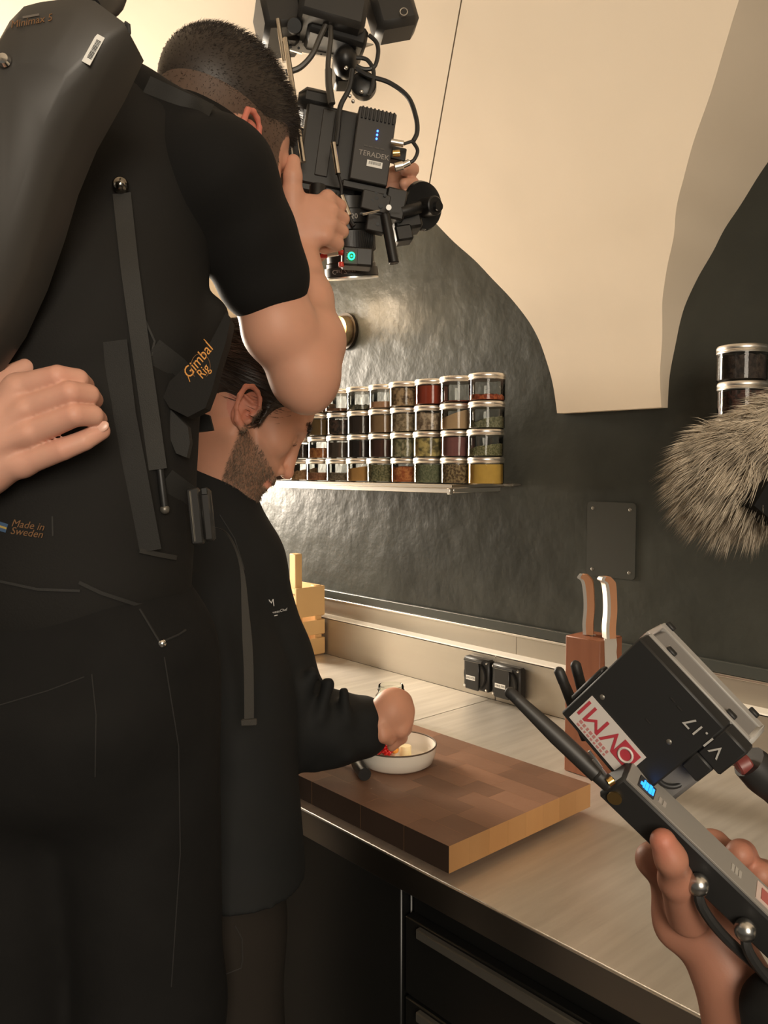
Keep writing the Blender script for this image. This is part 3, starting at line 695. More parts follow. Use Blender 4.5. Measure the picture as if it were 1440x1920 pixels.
def head_prims(O, f, u, s, ed=0.0):
    H = lambda a, b, c=0: np.array(O + f*a + u*b + s*c)
    A = (f, u, s); p = []
    p += [el(H(-.012, .052), (.099, .088, .0765), A), el(H(.04, .03), (.060, .080, .066), A, .02), el(H(.045, -.05), (.056, .055, .050), A, .02)]
    p += [el(H(.078, -.102), (.022, .020, .024), A, .02), rc(H(.0, -.045, .052), H(.066, -.103, .018), .020, .017, .02), rc(H(.0, -.045, -.052), H(.066, -.103, -.018), .020, .017, .02)]
    for q in (-1, 1):
        p += [el(H(.062, -.012, q*.044), (.024, .022, .020), A, .02), rc(H(.091, .032, q*.012), H(.080, .031, q*.047), .0095, .009, .012)]
        p += [el(H(.099, .010, q*.032), (.012, .012, .018), A, .012, 's'), el(H(.079, .008, q*.031), (.0135, .0125, .0145), A, .003)]
        p += [rc(H(.0915, .0035, q*.022), H(.0885, .0035, q*.042), .0018, .0016, .0015)]
        p += [el(H(.098, -.043, q*.0125), (.0095, .0085, .0075), A, .005)]
    p += [rc(H(.094, .022), H(.111, -.032), .0075, .0095, .010), el(H(.112, -.038), (.0115, .010, .0105), A, .006)]
    for q in (-1, 1): p += [el(H(.108, -.050, q*.0065), (.005, .004, .0035), A, .002, 's')]
    p += [rc(H(.094, -.064, -.020), H(.094, -.064, .020), .0065, .0065, .008), rc(H(.0985, -.067, -.010), H(.0985, -.067, .010), .0045, .0045, .006)]
    p += [rc(H(.0935, -.079, -.014), H(.0935, -.079, .014), .0062, .0062, .008), rc(H(.1045, -.0735, -.026), H(.1045, -.0735, .026), .0022, .0022, .002, 's')]
    # ears: shell, helix rim, lobe and concha
    for q in (-1, 1):
        E = lambda a, b, c=0: H(-.006+a-.25*b, b-.004-ed, q*(.072+c))
        p += [el(E(0, 0, .004), (.019, .032, .006), (f-u*.25 if False else f, u, s), .006)]
        rim = [E(.012, -.006, .010), E(.017, .010, .012), E(.012, .023, .014), E(.004, .0295, .016), E(-.006, .0315, .017), E(-.0165, .0245, .018), E(-.020, .008, .019), E(-.017, -.010, .016), E(-.009, -.024, .012), E(.004, -.029, .008)]
        p += chain([Vector(x) for x in rim], [.0032, .0034, .0036, .0038, .0040, .0042, .0044, .0044, .0055, .0062], .003)
        p += [el(E(-.004, .006, .016), (.0115, .019, .008), A, .003, 's'), rc(E(-.012, .014, .011), E(.004, .012, .010), .003, .003, .003), el(E(.002, -.008, .010), (.0075, .009, .008), A, .003, 's'), el(E(.009, -.004, .009), (.004, .005, .004), A, .003)]
    return p, H
def lin(V, a, b):
    """0..1 coordinate of V along a->b"""
    a = np.array(a); d = np.array(b)-a; return (V-a) @ d/(d@d)
def dist(V, c): return np.linalg.norm(V-np.array(c), axis=1)

# ------------------------------------------------------------------ the camera operator
A0 = Q(170, 1150, .95); A0.z = .22
opr = empty('person', A0, 'camera operator in black t-shirt and jeans leaning over to film, seen from behind', 'person')
fA, uA, sA = hv((.55, .42, .72)); OA = Q(406, 272, 1.165)
hp, HA = head_prims(OA, fA, uA, sA, .016)
hp += [rc(HA(-.03, -.03), np.array(Q(338, 300, 1.10)), .060, .066, .03)]
arm = []
el_r = Q(572, 706, 1.10); wr = Q(570, 482, 1.212)
arm += [rc(Q(405, 330, .985), Q(490, 520, 1.05), .060, .047, .02), rc(Q(490, 520, 1.05), el_r, .047, .043, .02), el(Q(522, 620, 1.07), (.046, .049, .047), None, .012)]
arm += [rc(el_r, Q(585, 640, 1.12), .043, .043, .02), rc(Q(585, 640, 1.12), Q(578, 560, 1.168), .041, .034, .02), rc(Q(578, 560, 1.168), wr, .032, .0235, .015, flat=None)]
arm += [el(Q(578, 742, 1.095), .020, None, .02)]
# right hand: fist with raised thumb
K = [Q(614, 372, 1.227), Q(620, 396, 1.221), Q(618, 420, 1.215), Q(609, 443, 1.211)]
arm += [el(Q(576, 412, 1.215), (.034, .038, .019), (img(1, .15), img(-.15, 1), FW), .015), el(Q(562, 442, 1.215), (.024, .030, .019), (img(1, .15), img(-.15, 1), FW), .015)]
for i, kq in enumerate(K):
    arm += [rc(Q(572, 415+i*10, 1.215), kq, .0145, .0125, .010)]
    dn = img(.55, .12, .75); c1 = kq+dn*.030; c2 = c1+img(-.75, .1, .35)*.024; c3 = c2+img(-.75, .05, -.45)*.018
    arm += chain([kq, c1, c2, c3], [.0122, .0105, .0098, .009], .003)
arm += chain([Q(551, 425, 1.210), Q(548, 368, 1.203), Q(549, 330, 1.197), Q(550, 303, 1.201)], [.022, .0155, .0125, .0105], .008)
# left arm hidden behind the camera, fingers around its far side
le = Q(572, 455, 1.47)
larm = [rc(Q(400, 300, 1.14), Q(470, 330, 1.25), .055, .050, .02), rc(Q(470, 330, 1.25), le, .046, .040, .02), rc(le, Q(700, 372, 1.43), .038, .026, .02), el(Q(728, 355, 1.41), (.034, .03, .02), (img(1, 0), img(0, 1), FW), .015)]
for (ax_, ay), r_ in (((768, 318), .0098), ((765, 344), .0102), ((763, 368), .0098)):
    larm += chain([Q(738, ay+6, 1.41), Q(770, ay+2, 1.40), Q(774, ay, 1.372), Q(758, ay+1, 1.352)], [.0115, .0112, .0104, .0092], .003)
torso = [rc(Q(165, 330, 1.0), Q(150, 1100, .95), .12, .115, .03, flat=(FW, .72)), rc(Q(210, 290, 1.02), Q(400, 330, 1.0), .06, .055, .03), rc(Q(338, 300, 1.09), Q(250, 330, 1.03), .06, .09, .03)]
def legs(hx, hy, hd, ft, spread, toe, r):
    P = []
    for sgn in (-1, 1):
        hip = Q(hx, hy, hd)+RT*(sgn*spread); an = Vector((hip.x, hip.y, ft+.09)) + RT*(sgn*.03); kn = (hip+an)/2 + FW*.01
        P += [rc(hip, kn, r[0], r[1], .03), rc(kn, an, r[1]*.95, r[2], .03), rc(an+ZZ*-.045, an+toe*.14+ZZ*-.055, .040, .034, .02)]
    return P
toeA = (FH*.9+RT*.3).normalized()
torso += legs(130, 1230, .95, .22, .075, toeA, (.082, .055, .040))
def stubA(V):
    a = lin(V, HA(.0, -.055), HA(-.0, .005)); ear = dist(V, HA(-.014, -.016, .088)); nk = lin(V, HA(-.06, -.10), HA(-.09, .0))
    return np.clip(.42+.75*a, 0, .95)*(ear > .034)*(lin(V, HA(0, -.09), HA(-.02, -.03)) > 0)*(dist(V, HA(0, .02)) < .125)*(np.minimum(dist(V, Q(549, 330, 1.2)), np.minimum(dist(V, Q(550, 300, 1.2)), dist(V, Q(548, 370, 1.205)))) > .032)
def redA(V): return .75*(dist(V, HA(-.014, -.016, .094)) < .032)
bodyA, VA, FA = organic('body', [(hp, .0026), (arm, .0026), (larm, .003), (torso, .010)], M_skinA, opr, 1, attrs={'stub': stubA, 'red': redA})
# short cropped hair: cap and tousled strands
axA = (fA, uA, sA)
cap = [el(HA(-.014, .066), (.1045, .087, .0805), axA, .01), el(HA(.045, .094), (.055, .042, .055), axA, .02)]
cap += [el(HA(.098, -.01), (.075, .075, .12), axA, .02, 's')]
hairA, VH, FHh = organic('hair', [(cap, .003)], M_hairA, opr, 2)
NH = normals_of(VH, FHh); ids = np.random.choice(len(VH), 15000)
tangent = np.array(fA)*.25 + np.array(uA)*.55
Dr = NH[ids]*.8 + tangent
topw = np.clip(lin(VH[ids], HA(0, .06), HA(.0, .15)), 0, 1)
strands('hair_strands', VH[ids]-NH[ids]*.002, Dr, .006+.016*topw*np.random.uniform(.4, 1, len(ids)), .00045, M_hairA, hairA, jitter=.25, bend=np.tile(np.array(fA)*.4, (len(ids), 1)), kind='stuff')
fade_w = stubA(VA); fid = np.random.choice(np.where((fade_w > .3) & (dist(VA, HA(0, .02)) < .125))[0], 7000); NA = normals_of(VA, FA)
strands('nape_stubble', VA[fid]-NA[fid]*.0005, NA[fid]*.5-np.array(uA)*.7, .0015+.004*fade_w[fid]*np.random.uniform(.5, 1, len(fid)), .00032, M_hairA, hairA, jitter=.25, kind='stuff')
# t-shirt
tee = [rc(Q(165, 330, 1.0), Q(130, 1090, .95), .145, .128, .03, flat=(FW, .72)), rc(Q(205, 252, 1.0), Q(350, 305, 1.04), .070, .068, .03), rc(Q(350, 305, 1.04), Q(408, 335, .985), .066, .068, .03)]
tee += [rc(Q(408, 335, .985), Q(462, 440, 1.02), .068, .060, .02), rc(Q(462, 440, 1.02), Q(492, 517, 1.05), .0615, .0605, .01), rc(Q(338, 290, 1.10), Q(352, 268, 1.12), .069, .066, .01), rc(Q(400, 300, 1.14), Q(450, 325, 1.21), .066, .06, .02)]
ax_s = (Q(492, 517, 1.05)-Q(462, 440, 1.02)).normalized()
tee += [el(Q(492, 517, 1.05)+ax_s*.085, (.045, .09, .09), (ax_s, axes(Vector((0, 0, 0)), ax_s)[0], axes(Vector((0, 0, 0)), ax_s)[1]), .002, 's')]
def folds(amp, fr, seed):
    rs = np.random.RandomState(seed); K_ = [(rs.normal(0, 1, 3)*fr, rs.rand()*6.28) for _ in range(6)]
    def fn(V):
        d = sum(np.sin(V@k+ph+2*np.sin(V[:, 2]*fr*.5+ph)) for k, ph in K_)*amp/3
        c = V - np.array(CP); return V + d[:, None]*(c/np.linalg.norm(c, axis=1)[:, None])
    return fn
tshirt, VT, FT = organic('t_shirt', [(tee, .005)], M_tee, opr, 2, post=folds(.0028, 30, 1))
# jeans
jn = [rc(Q(130, 1135, .95), Q(130, 1230, .95), .130, .138, .03, flat=(FW, .78)), el(Q(70, 1350, .93), (.105, .12, .11), (RT, UP, FW), .05), el(Q(215, 1350, .93), (.095, .12, .11), (RT, UP, FW), .05)]
jn += legs(130, 1230, .95, .30, .072, toeA*.01, (.098, .082, .066))
jeansA, VJ, FJ = organic('jeans', [(jn, .007)], M_jean, opr, 2, post=folds(.0055, 22, 2))
def bvh(V, F): return BVHTree.FromPolygons([tuple(v) for v in V], [tuple(int(i) for i in f) for f in F])
bJ = bvh(VJ, FJ)
def hit(b, x, y, off=.001):
    r = ray(x, y).normalized(); h = b.ray_cast(CP, r)
    if h[0] is None: return None
    return h[0] - r*off
def seam(b, pts, r, name, m, parent, off=.0004, sub=6):
    P = []
    for i in range(len(pts)-1):
        for k in range(sub):
            t = k/sub; x = pts[i][0]*(1-t)+pts[i+1][0]*t; y = pts[i][1]*(1-t)+pts[i+1][1]*t; h = hit(b, x, y, off)
            if h: P.append(h)
    if len(P) > 2: return MB().tube(P, r, 6, 1).build(name, m, parent)
M_seam = mat('denim_seam', (.016, .015, .014), .85)
seam(bJ, [(262, 1142), (300, 1205), (335, 1190), (350, 1180)], .0012, 'pocket_seam', M_seam, jeansA, sub=8)
seam(bJ, [(0, 1322), (90, 1295), (172, 1264)], .0007, 'back_pocket_seam', M_seam, jeansA)
seam(bJ, [(172, 1264), (180, 1340), (178, 1480)], .0007, 'back_pocket_seam', M_seam, jeansA)
seam(bJ, [(308, 1232), (335, 1400), (338, 1600), (318, 1900)], .0007, 'side_seam', M_seam, jeansA)
rv = hit(bJ, 303, 1207, .0015)
if rv: MB().lathe([(.0004, .003), (.003, .0026), (.0045, .001), (.0048, -.001)], frame(rv, RT, UP), 14).build('rivet', M_chrome, jeansA)
tg = hit(bJ, 322, 1166, .002)
if False: MB().box(frame(tg, img(1, -.05), img(.05, -1)), (.028, .020, .003), .001).build('belt_loop', M_seam, jeansA)
# shoes and the box he stands on
ab = Q(125, 1230, .95); s = MB().aabb((ab.x-.20, ab.y-.17, .0), (ab.x+.22, ab.y+.17, .205), .006); o = s.build('apple_box', mat('plywood', (.35, .22, .12), .6)); tag(o, 'wooden apple box under the camera operator\'s feet', 'box')

# ------------------------------------------------------------------ the support vest with its back bar
vest = empty('camera_support_vest', Q(150, 1120, .93), 'black camera support vest with straps and grey back bar worn by the operator', 'support vest')
vp = [rc(Q(160, 400, .985), Q(138, 640, .955), .152, .146, .03, flat=(FW, .74)), rc(Q(138, 640, .955), Q(124, 860, .95), .146, .139, .03, flat=(FW, .76)), rc(Q(124, 860, .95), Q(122, 1060, .945), .139, .134, .03, flat=(FW, .78)), rc(Q(215, 262, .985), Q(340, 300, 1.03), .074, .066, .03), rc(Q(125, 1000, .945), Q(125, 1075, .945), .140, .138, .02, flat=(FW, .78))]
vp += [rc(Q(318, 730, .95), Q(400, 590, .97), .022, .018, .02)]
vestm, VV_, FV_ = organic('vest_body', [(vp, .005)], M_vest, vest, 2, post=folds(.0028, 26, 5))
bV = bvh(np.concatenate([VV_, VT]), np.concatenate([FV_, FT+len(VV_)]))
def ribbon(b, pts, wpx, name, m, parent, th=.0018, off=.001, sub=8):
    P = []
    for i in range(len(pts)-1):
        for k in range(sub): t = k/sub; P.append((pts[i][0]*(1-t)+pts[i+1][0]*t, pts[i][1]*(1-t)+pts[i+1][1]*t))
    P.append(pts[-1]); L = []; R = []; O = []
    for i, (x, y) in enumerate(P):
        x0, y0 = P[max(i-1, 0)]; x1, y1 = P[min(i+1, len(P)-1)]; l = math.hypot(x1-x0, y1-y0); nx, ny = -(y1-y0)/l, (x1-x0)/l
        c = hit(b, x, y, off); 
        if c is None: continue
        d = depth(c); L.append(Q(x+nx*wpx/2, y+ny*wpx/2, d)); R.append(Q(x-nx*wpx/2, y-ny*wpx/2, d)); O.append(-ray(x, y).normalized()*th)
    return MB().strip(L, R, O).build(name, m, parent)
M_web = mat('grey_webbing', (.021, .0195, .0165), .7, bump=(900, .5, .0008))
M_web2 = mat('dark_webbing', (.0125, .0118, .0102), .75, bump=(900, .5, .0008))
ribbon(bV, [(228, 362), (243, 500), (262, 640), (282, 780), (296, 880)], 34, 'tension_strap', M_web, vest, .006, .002)
ribbon(bV, [(205, 640), (222, 780), (245, 900), (270, 1035)], 66, 'wide_strap', M_web2, vest, .002, .001)
ball = hit(bV, 226, 347, .010)
MB().ell(ball, .0088).build('ball_stud', mat('dark_chrome', (.25, .23, .2), .15, 1.0), vest)
tip0 = hit(bV, 300, 880, .006); tip1 = hit(bV, 309, 955, .006)
MB().tube([tip0, (tip0+tip1)/2, tip1], [.004, .0045, .004], 10, 2).build('cord_end', M_plast, vest)
MB().ell(tip1, .0052).build('cord_tip', M_grey, vest)
ribbon(bV, [(262, 1032), (298, 1040), (332, 1046)], 9, 'strap_keeper', M_web, vest, .003, .002)
ribbon(bV, [(148, 1092), (190, 1112), (260, 1135), (335, 1128)], 7, 'belt_edge', M_web2, vest, .002, .001)
ribbon(bV, [(0, 1090), (70, 1105), (150, 1108)], 5, 'belt_edge', M_web2, vest, .002, .001)
ribbon(bV, [(98, 968), (99, 1005)], 3, 'stitch_line', M_web, vest, .0006, .0008)
ribbon(bV, [(272, 600), (290, 640), (283, 668)], 4, 'strap_edge', M_web, vest, .002, .001)
ribbon(bV, [(285, 655), (330, 690), (352, 715)], 46, 'chest_strap', M_web2, vest, .003, .001)
ribbon(bV, [(275, 158), (335, 186), (395, 212)], 34, 'shoulder_pad', M_web2, vest, .008, .002)
ribbon(bV, [(305, 905), (345, 935), (375, 965)], 60, 'waist_strap', M_web2, vest, .003, .001)
# pad with the printed logo
pad = [Q(x, y, .892) for x, y in ((424, 585), (432, 600), (424, 640), (408, 690), (398, 730), (385, 765), (352, 782), (318, 765), (306, 745), (318, 715), (345, 690), (368, 672), (395, 640))]
padm = MB().prism(pad, FW*.026).build('chest_pad', M_vest, vest)
M_org = mat('orange_print', (.62, .26, .04), .6)
M_orgd = mat('faded_orange_print', (.16, .075, .026), .7)
tx = img(.62, -.78); ty = img(-.78, -.62)
text('pad_text', 'Gimbal', frame(Q(371, 677, .8915), tx, ty), .0165, M_org, padm, .0002, shear=.2, sx=.9)
text('pad_text', 'Rig', frame(Q(381, 697, .8915), tx, ty), .0145, M_org, padm, .0002, shear=.2, sx=.8)
ringp = [Q(376+24*math.cos(a)*.75, 687+24*math.sin(a), .8915) for a in np.linspace(2.2, 7.2, 26)]
MB().tube(ringp, .0004, 5, 1).build('printed_ring', M_orgd, padm)
for a, b_ in (((352, 704), (356, 716)), ((382, 636), (388, 642))): MB().tube([Q(*a, .8915), Q(*b_, .8915)], .0005, 5, 1).build('printed_dash', M_org, padm)
# fold, buckle and hanging strap tail
MB().prism([Q(x, y, .90) for x, y in ((303, 770), (312, 760), (352, 800), (356, 830), (350, 858), (330, 850), (310, 800))], FW*.014).build('pad_flap', M_web2, vest)
MB().prism([Q(x, y, 1.015) for x, y in ((362, 770), (392, 778), (399, 806), (367, 810), (360, 790))], FW*.010).build('black_tab', mat('pure_black_fabric', (.004, .004, .004), .9), vest)
bk = empty  # buckle
bc_ = Q(367, 968, .905); Mb = frame(bc_, img(.97, -.1), img(.12, -1))
M_buck = mat('buckle_plastic', (.022, .021, .020), .25)
buckle = MB().box(Mb, (.014, .062, .010), .002).build('buckle', M_buck, vest)
MB().box(Mb @ Matrix.Translation((.0135, 0, .001)), (.012, .058, .011), .003).build('buckle_clip', M_buck, buckle)
MB().box(Mb @ Matrix.Translation((-.0025, 0, .0055)), (.002, .056, .003), .0008).build('buckle_rib', M_grey, buckle)
MB().box(Mb @ Matrix.Translation((.0135, .026, .0065)), (.007, .008, .002), .0008).build('buckle_notch', M_black, buckle)
tail = spline([Q(380, 985, .93), Q(425, 1000, 1.0), Q(452, 1062, 1.04), Q(460, 1150, 1.05), Q(466, 1250, 1.055), Q(467, 1350, 1.06)], 6)
wv = [img(.25, .97)*px(3, 1), ] 
Lp = []; Rp = []
for i, p in enumerate(tail):
    t = i/(len(tail)-1); hw = px(2+7*min(1, max(0, (t-.35)/.35)), 1.04); Lp.append(p-img(1, .02, .1)*hw); Rp.append(p+img(1, .02, .1)*hw)
MB().strip(Lp, Rp, FW*.0018).build('hanging_strap', mat('pale_grey_webbing', (.042, .038, .032), .85, bump=(900, .6, .001)), vest)
MB().box(frame(Q(467, 1354, 1.058), img(1, -.05), img(0, -1)), (.020, .008, .007), .001).build('strap_end_fold', MATS['pale_grey_webbing'], vest)
# printed words
def on_vest(x, y): return hit(bV, x, y, .0012)
c1_ = on_vest(52, 985); c2_ = on_vest(50, 999)
text('printed_text', 'Made in', frame(c1_, img(.97, .13), img(.13, -.97)), .0105, M_orgd, vest, .0002, shear=.25)
text('printed_text', 'Sweden', frame(c2_, img(.97, .13), img(.13, -.97)), .0105, M_orgd, vest, .0002, shear=.25)
c3_ = on_vest(4, 988); 
MB().box(frame(c3_, img(.95, .3), img(.3, -.95)), (.010, .009, .0006)).build('flag_print', mat('flag_blue', (.03, .07, .14), .7), vest)
MB().box(frame(c3_ - FW*.0005, img(.95, .3), img(.3, -.95)), (.010, .002, .0006)).build('flag_stripe', mat('flag_yellow', (.35, .25, .06), .7), vest)
# the moulded back bar
M_bar = mat('grey_moulded_plastic', (.040, .036, .031), .45, var=(8, .2, (.046, .041, .036)))
outl = [(-230, 40), (0, 72), (18, 40), (45, 12), (75, 4), (150, -6), (178, 2), (232, 42), (241, 60), (205, 138), (148, 241), (112, 330), (86, 420), (52, 520), (10, 613), (-60, 720), (-230, 780)]
def bard(x, y): return .70+.00012*y-.00018*max(0, 120-x)*0
front = [Q(x, y, bard(x, y)) for x, y in outl]
cen = Q(30, 260, bard(30, 260)-.016)
b = MB(); n = len(front); inner = [p.lerp(cen, .13) - FW*.008 for p in front]; inner2 = [p.lerp(cen, .5) - FW*.012 for p in front]; back = [p+FW*.045 for p in front]
b.rings([back, front, inner, inner2], True)
bar = b.build('back_bar', M_bar, vest, smooth=50)
MB().tube([Q(x, y, bard(x, y)+.006) for x, y in ((234, 44), (241, 60), (205, 138), (148, 241))], px(5, .72), 8, 2).build('bar_edge', mat('bar_edge_rubber', (.018, .016, .014), .6), bar)
MB().tube([Q(165, 20, .74), Q(200, -10, .78), Q(230, -90, .86), Q(420, -210, 1.02), Q(660, -240, 1.2), Q(902, -215, 1.29)], [.014, .018, .018, .017, .015, .013], 14, 5).build('support_arm', M_plast, vest)
def on_bar(x, y, off=.0012):
    me = bar.data; P = [v.co+ORG[bar.name] for v in me.vertices]; bb = BVHTree.FromPolygons(P, [tuple(p.vertices) for p in me.polygons]); return hit(bb, x, y, off)
sk = on_bar(175, 93, .0012)
st = MB().box(frame(sk, img(.48, -.88), img(-.88, -.48)), (.0265, .0078, .0006)).build('barcode_sticker', M_white, bar)
rnd = random.Random(5)
for i in range(16): MB().box(frame(sk - FW*.0006 + img(.48, -.88)*(-.008+.0011*i) + img(.88, .48)*.0008, img(.48, -.88), img(-.88, -.48)), (.00035+.0003*rnd.random(), .0042, .0003)).build('barcode_line', M_ink, st)
lg = on_bar(58, 40, .0015); text('bar_text', 'Minimax 5', frame(lg, img(.98, -.18), img(-.18, -.98)), .0085, M_orgd, bar, .0002, shear=.3)
lg2 = on_bar(58, 30, .0015); MB().box(frame(lg2, img(.98, -.18), img(-.18, -.98)), (.014, .0018, .0003)).build('printed_line', mat('grey_print', (.12, .10, .08), .6), bar)
kn = on_bar(8, 113, .004); MB().lathe([(.0005, .004), (.0045, .0035), (.006, .0)], frame(kn, RT, UP), 16).build('bolt', M_chrome, bar)

# ------------------------------------------------------------------ the chef
B0 = Q(390, 1500, 1.22); B0.z = 0
chef = empty('person', B0, 'bearded chef in black jacket bending over the white dish', 'person')
fB = img(.78, .57, .26).normalized(); uB = (UP - fB*UP.dot(fB)).normalized(); sB = fB.cross(uB).normalized()
OB = Q(458, 778, 1.36)
hb, HB = head_prims(OB, fB, uB, sB)
hb += [rc(HB(-.035, -.02), np.array(Q(385, 900, 1.37)), .058, .064, .03), rc(HB(.0, -.06), np.array(Q(400, 930, 1.36)), .045, .05, .03)]
hand = []
wB = Q(694, 1360, 1.318)
hand += [rc(Q(560, 1383, 1.33), wB, .040, .029, .02), rc(wB, Q(735, 1333, 1.312), .028, .027, .015), el(Q(735, 1338, 1.312), (.033, .040, .024), (img(.9, .25, .3), img(-.25, 1), img(-.3, 0, .95)), .015)]
hand += [el(Q(737, 1311, 1.318), (.020, .012, .018), (RT, UP, FW), .012)]
KB = [Q(757, 1314, 1.325), Q(762, 1334, 1.315), Q(760, 1354, 1.308), Q(752, 1370, 1.300)]
for i, kq in enumerate(KB):
    hand += [rc(Q(725, 1338+i*6, 1.312), kq, .014, .0115, .010)]
    c1 = kq+img(.02, .65, .55)*.022; c2 = c1+img(-.65, .60, .2)*.017; c3 = c2+img(-.5, .7, .1)*.008
    hand += chain([kq, c1, c2, c3], [.0112, .010, .0088, .0075], .003)
hand += chain([Q(712, 1360, 1.295), Q(718, 1378, 1.29), Q(730, 1388, 1.30)], [.015, .0115, .0085], .006)
tb = [rc(Q(388, 1050, 1.36), Q(380, 1600, 1.20), .095, .12, .03, flat=(Vector((0, 1, 0)), .7)), rc(Q(385, 900, 1.37), Q(392, 1010, 1.37), .06, .075, .03)]
toeB = Vector((.1, 1, 0)).normalized()*.7
tb += legs(455, 1650, 1.45, 0, .0, toeB, (.08, .055, .04))[:0]
def legsB(r, ft, toes=True):
    P = []
    for sgn in (-1, 1):
        hip = Q(372, 1620, 1.20)+Vector((sgn*.085, 0, 0)); an = Vector((hip.x, hip.y, ft+.09)); kn_ = (hip+an)/2+Vector((0, .01, 0))
        P += [rc(hip, kn_, r[0], r[1], .03), rc(kn_, an, r[1]*.95, r[2], .03)]
        if toes: P += [rc(an-ZZ*.045, an+toeB*.15-ZZ*.055, .04, .034, .02)]
    return P
tb += legsB((.052, .046, .036), 0)
def stubB(V):
    # beard area below the cheek line and along the jaw
    a = (V-np.array(OB)) @ np.array(fB); b_ = (V-np.array(OB)) @ np.array(uB)
    cheek = -.018 - .35*(a-.02)
    m = np.clip((cheek-b_)/.02, 0, 1)*np.clip((a-(.006+.3*(-.055-b_)))/.008, 0, 1)*np.clip((b_+.125+.2*a*0)/.02, 0, 1)
    lips = (np.abs(b_+.0735) < .0065) & (a > .088)
    neck = np.clip((b_ - (-.145+.45*a))/.012*1.0+1, 0, 1)
    side = np.clip(((V-np.array(HB(-.006, -.0, 0))) @ np.array(fB)-.010)/.01, 0, 1)*np.clip((b_+.02)/.01, 0, 1)*np.clip((.05-b_)/.02, 0, 1)*np.clip((.030-a)/.008, 0, 1)
    brow = 0
    return np.where(lips, 0, np.maximum(m*.8*neck, side*.8))
def redB(V):
    a = (V-np.array(OB)) @ np.array(fB); b_ = (V-np.array(OB)) @ np.array(uB)
    lips = ((np.abs(b_+.0735) < .0065) & (a > .088))*.35
    ear = (dist(V, HB(-.012, 0, .086)) < .036)*.40
    return np.maximum(np.maximum(lips, ear), .30*np.clip(1-dist(V, HB(.112, -.04))/.02, 0, 1))
bodyB, VB, FB = organic('body', [(hb, .0023), (hand, .0024), (tb, .010)], M_skinB, chef, 1, attrs={'stub': stubB, 'red': redB})
NB = normals_of(VB, FB)
# hair, combed back
axB = (fB, uB, sB)
capB = [el(HB(-.014, .060), (.108, .094, .0845), axB, .01), el(HB(.03, .085), (.062, .050, .062), axB, .02), el(HB(-.075, .0), (.045, .06, .055), axB, .03)]
capB += [el(HB(.118, .015), (.055, .075, .12), axB, .012, 's'), el(HB(.075, -.05), (.075, .060, .14), axB, .012, 's'), el(HB(-.004, -.004, .088), (.026, .034, .022), axB, .006, 's'), el(HB(-.004, -.004, -.088), (.026, .034, .022), axB, .006, 's'), el(HB(-.06, -.100), (.10, .060, .15), axB, .02, 's')]
capB += [rc(HB(.020, .045, .070), HB(.022, -.012, .0715), .006, .004, .006), rc(HB(.020, .045, -.070), HB(.022, -.012, -.0715), .006, .004, .006)]
hairB, VHB, FHB = organic('hair', [(capB, .0028)], M_hairB, chef, 2)
NHB = normals_of(VHB, FHB); ids = np.random.choice(len(VHB), 6500); n_ = NHB[ids]
back_ = np.tile(-np.array(fB)*1.0-np.array(uB)*.25, (len(ids), 1)); back_ -= n_*np.sum(back_*n_, 1)[:, None]*.93
strands('hair_strands', VHB[ids]-n_*.0005, back_+n_*.05, np.random.uniform(.02, .045, len(ids)), .00055, mat('hair_sheen', (.028, .017, .011), .35), hairB, jitter=.06, bend=-n_*.10, kind='stuff')
# beard and eyebrows
w_ = stubB(VB); cand = np.where(w_ > .35)[0]; ids = np.random.choice(cand, 9000); n_ = NB[ids]
dn = np.tile(-np.array(uB)*.9+np.array(fB)*.1, (len(ids), 1)); dn -= n_*np.sum(dn*n_, 1)[:, None]*.8
strands('beard', VB[ids]-n_*.0008, dn+n_*.35, np.random.uniform(.0035, .0085, len(ids)), .00038, M_beard, chef, jitter=.25, kind='stuff')
bid = np.where((dist(VB, HB(.092, .037, .018)) < .012) | (dist(VB, HB(.088, .038, .032)) < .010) | (dist(VB, HB(.082, .035, .045)) < .008))[0]
ids = np.random.choice(bid, 260); n_ = NB[ids]
strands('eyebrow', VB[ids]-n_*.0005, n_*.35+np.array(uB)*.2+np.outer(np.sign((VB[ids]-np.array(OB))@np.array(sB)), np.array(sB))*.8, np.random.uniform(.005, .009, len(ids)), .0004, M_hairB, chef, jitter=.2, kind='stuff')
for q in (-1, 1):
    lash = [HB(.0915+.002*math.cos((t-.5)*2), .0028, q*(.020+.024*t)) for t in np.linspace(0, 1, 7)]
    MB().tube([Vector(p) for p in lash], .0007, 5, 2).build('eyelashes', M_hairB, chef)
# chef jacket
jk = [rc(Q(380, 1055, 1.37), Q(385, 1330, 1.28), .130, .155, .03, flat=(Vector((0, 1, 0)), .78)), rc(Q(392, 1330, 1.28), Q(398, 1690, 1.20), .155, .166, .03, flat=(Vector((0, 1, 0)), .74)), rc(Q(385, 925, 1.375), Q(392, 1010, 1.37), .078, .10, .03), rc(Q(372, 905, 1.375), Q(388, 935, 1.38), .073, .078, .02)]
jk += [rc(Q(405, 1022, 1.385), Q(445, 1065, 1.355), .078, .078, .03), rc(Q(445, 1065, 1.355), Q(503, 1235, 1.32), .074, .067, .02), rc(Q(503, 1235, 1.32), Q(552, 1360, 1.305), .067, .066, .02)]
jk += [rc(Q(552, 1360, 1.305), Q(622, 1366, 1.31), .066, .060, .02), rc(Q(622, 1366, 1.31), Q(668, 1364, 1.316), .056, .0495, .012), rc(Q(664, 1364, 1.316), Q(676, 1363, 1.318), .0515, .0500, .002)]
# left sleeve reaching forward, hidden
jk += [rc(Q(400, 1080, 1.50), Q(500, 1300, 1.55), .070, .062, .03), rc(Q(500, 1300, 1.55), Q(585, 1385, 1.50), .060, .05, .02)]
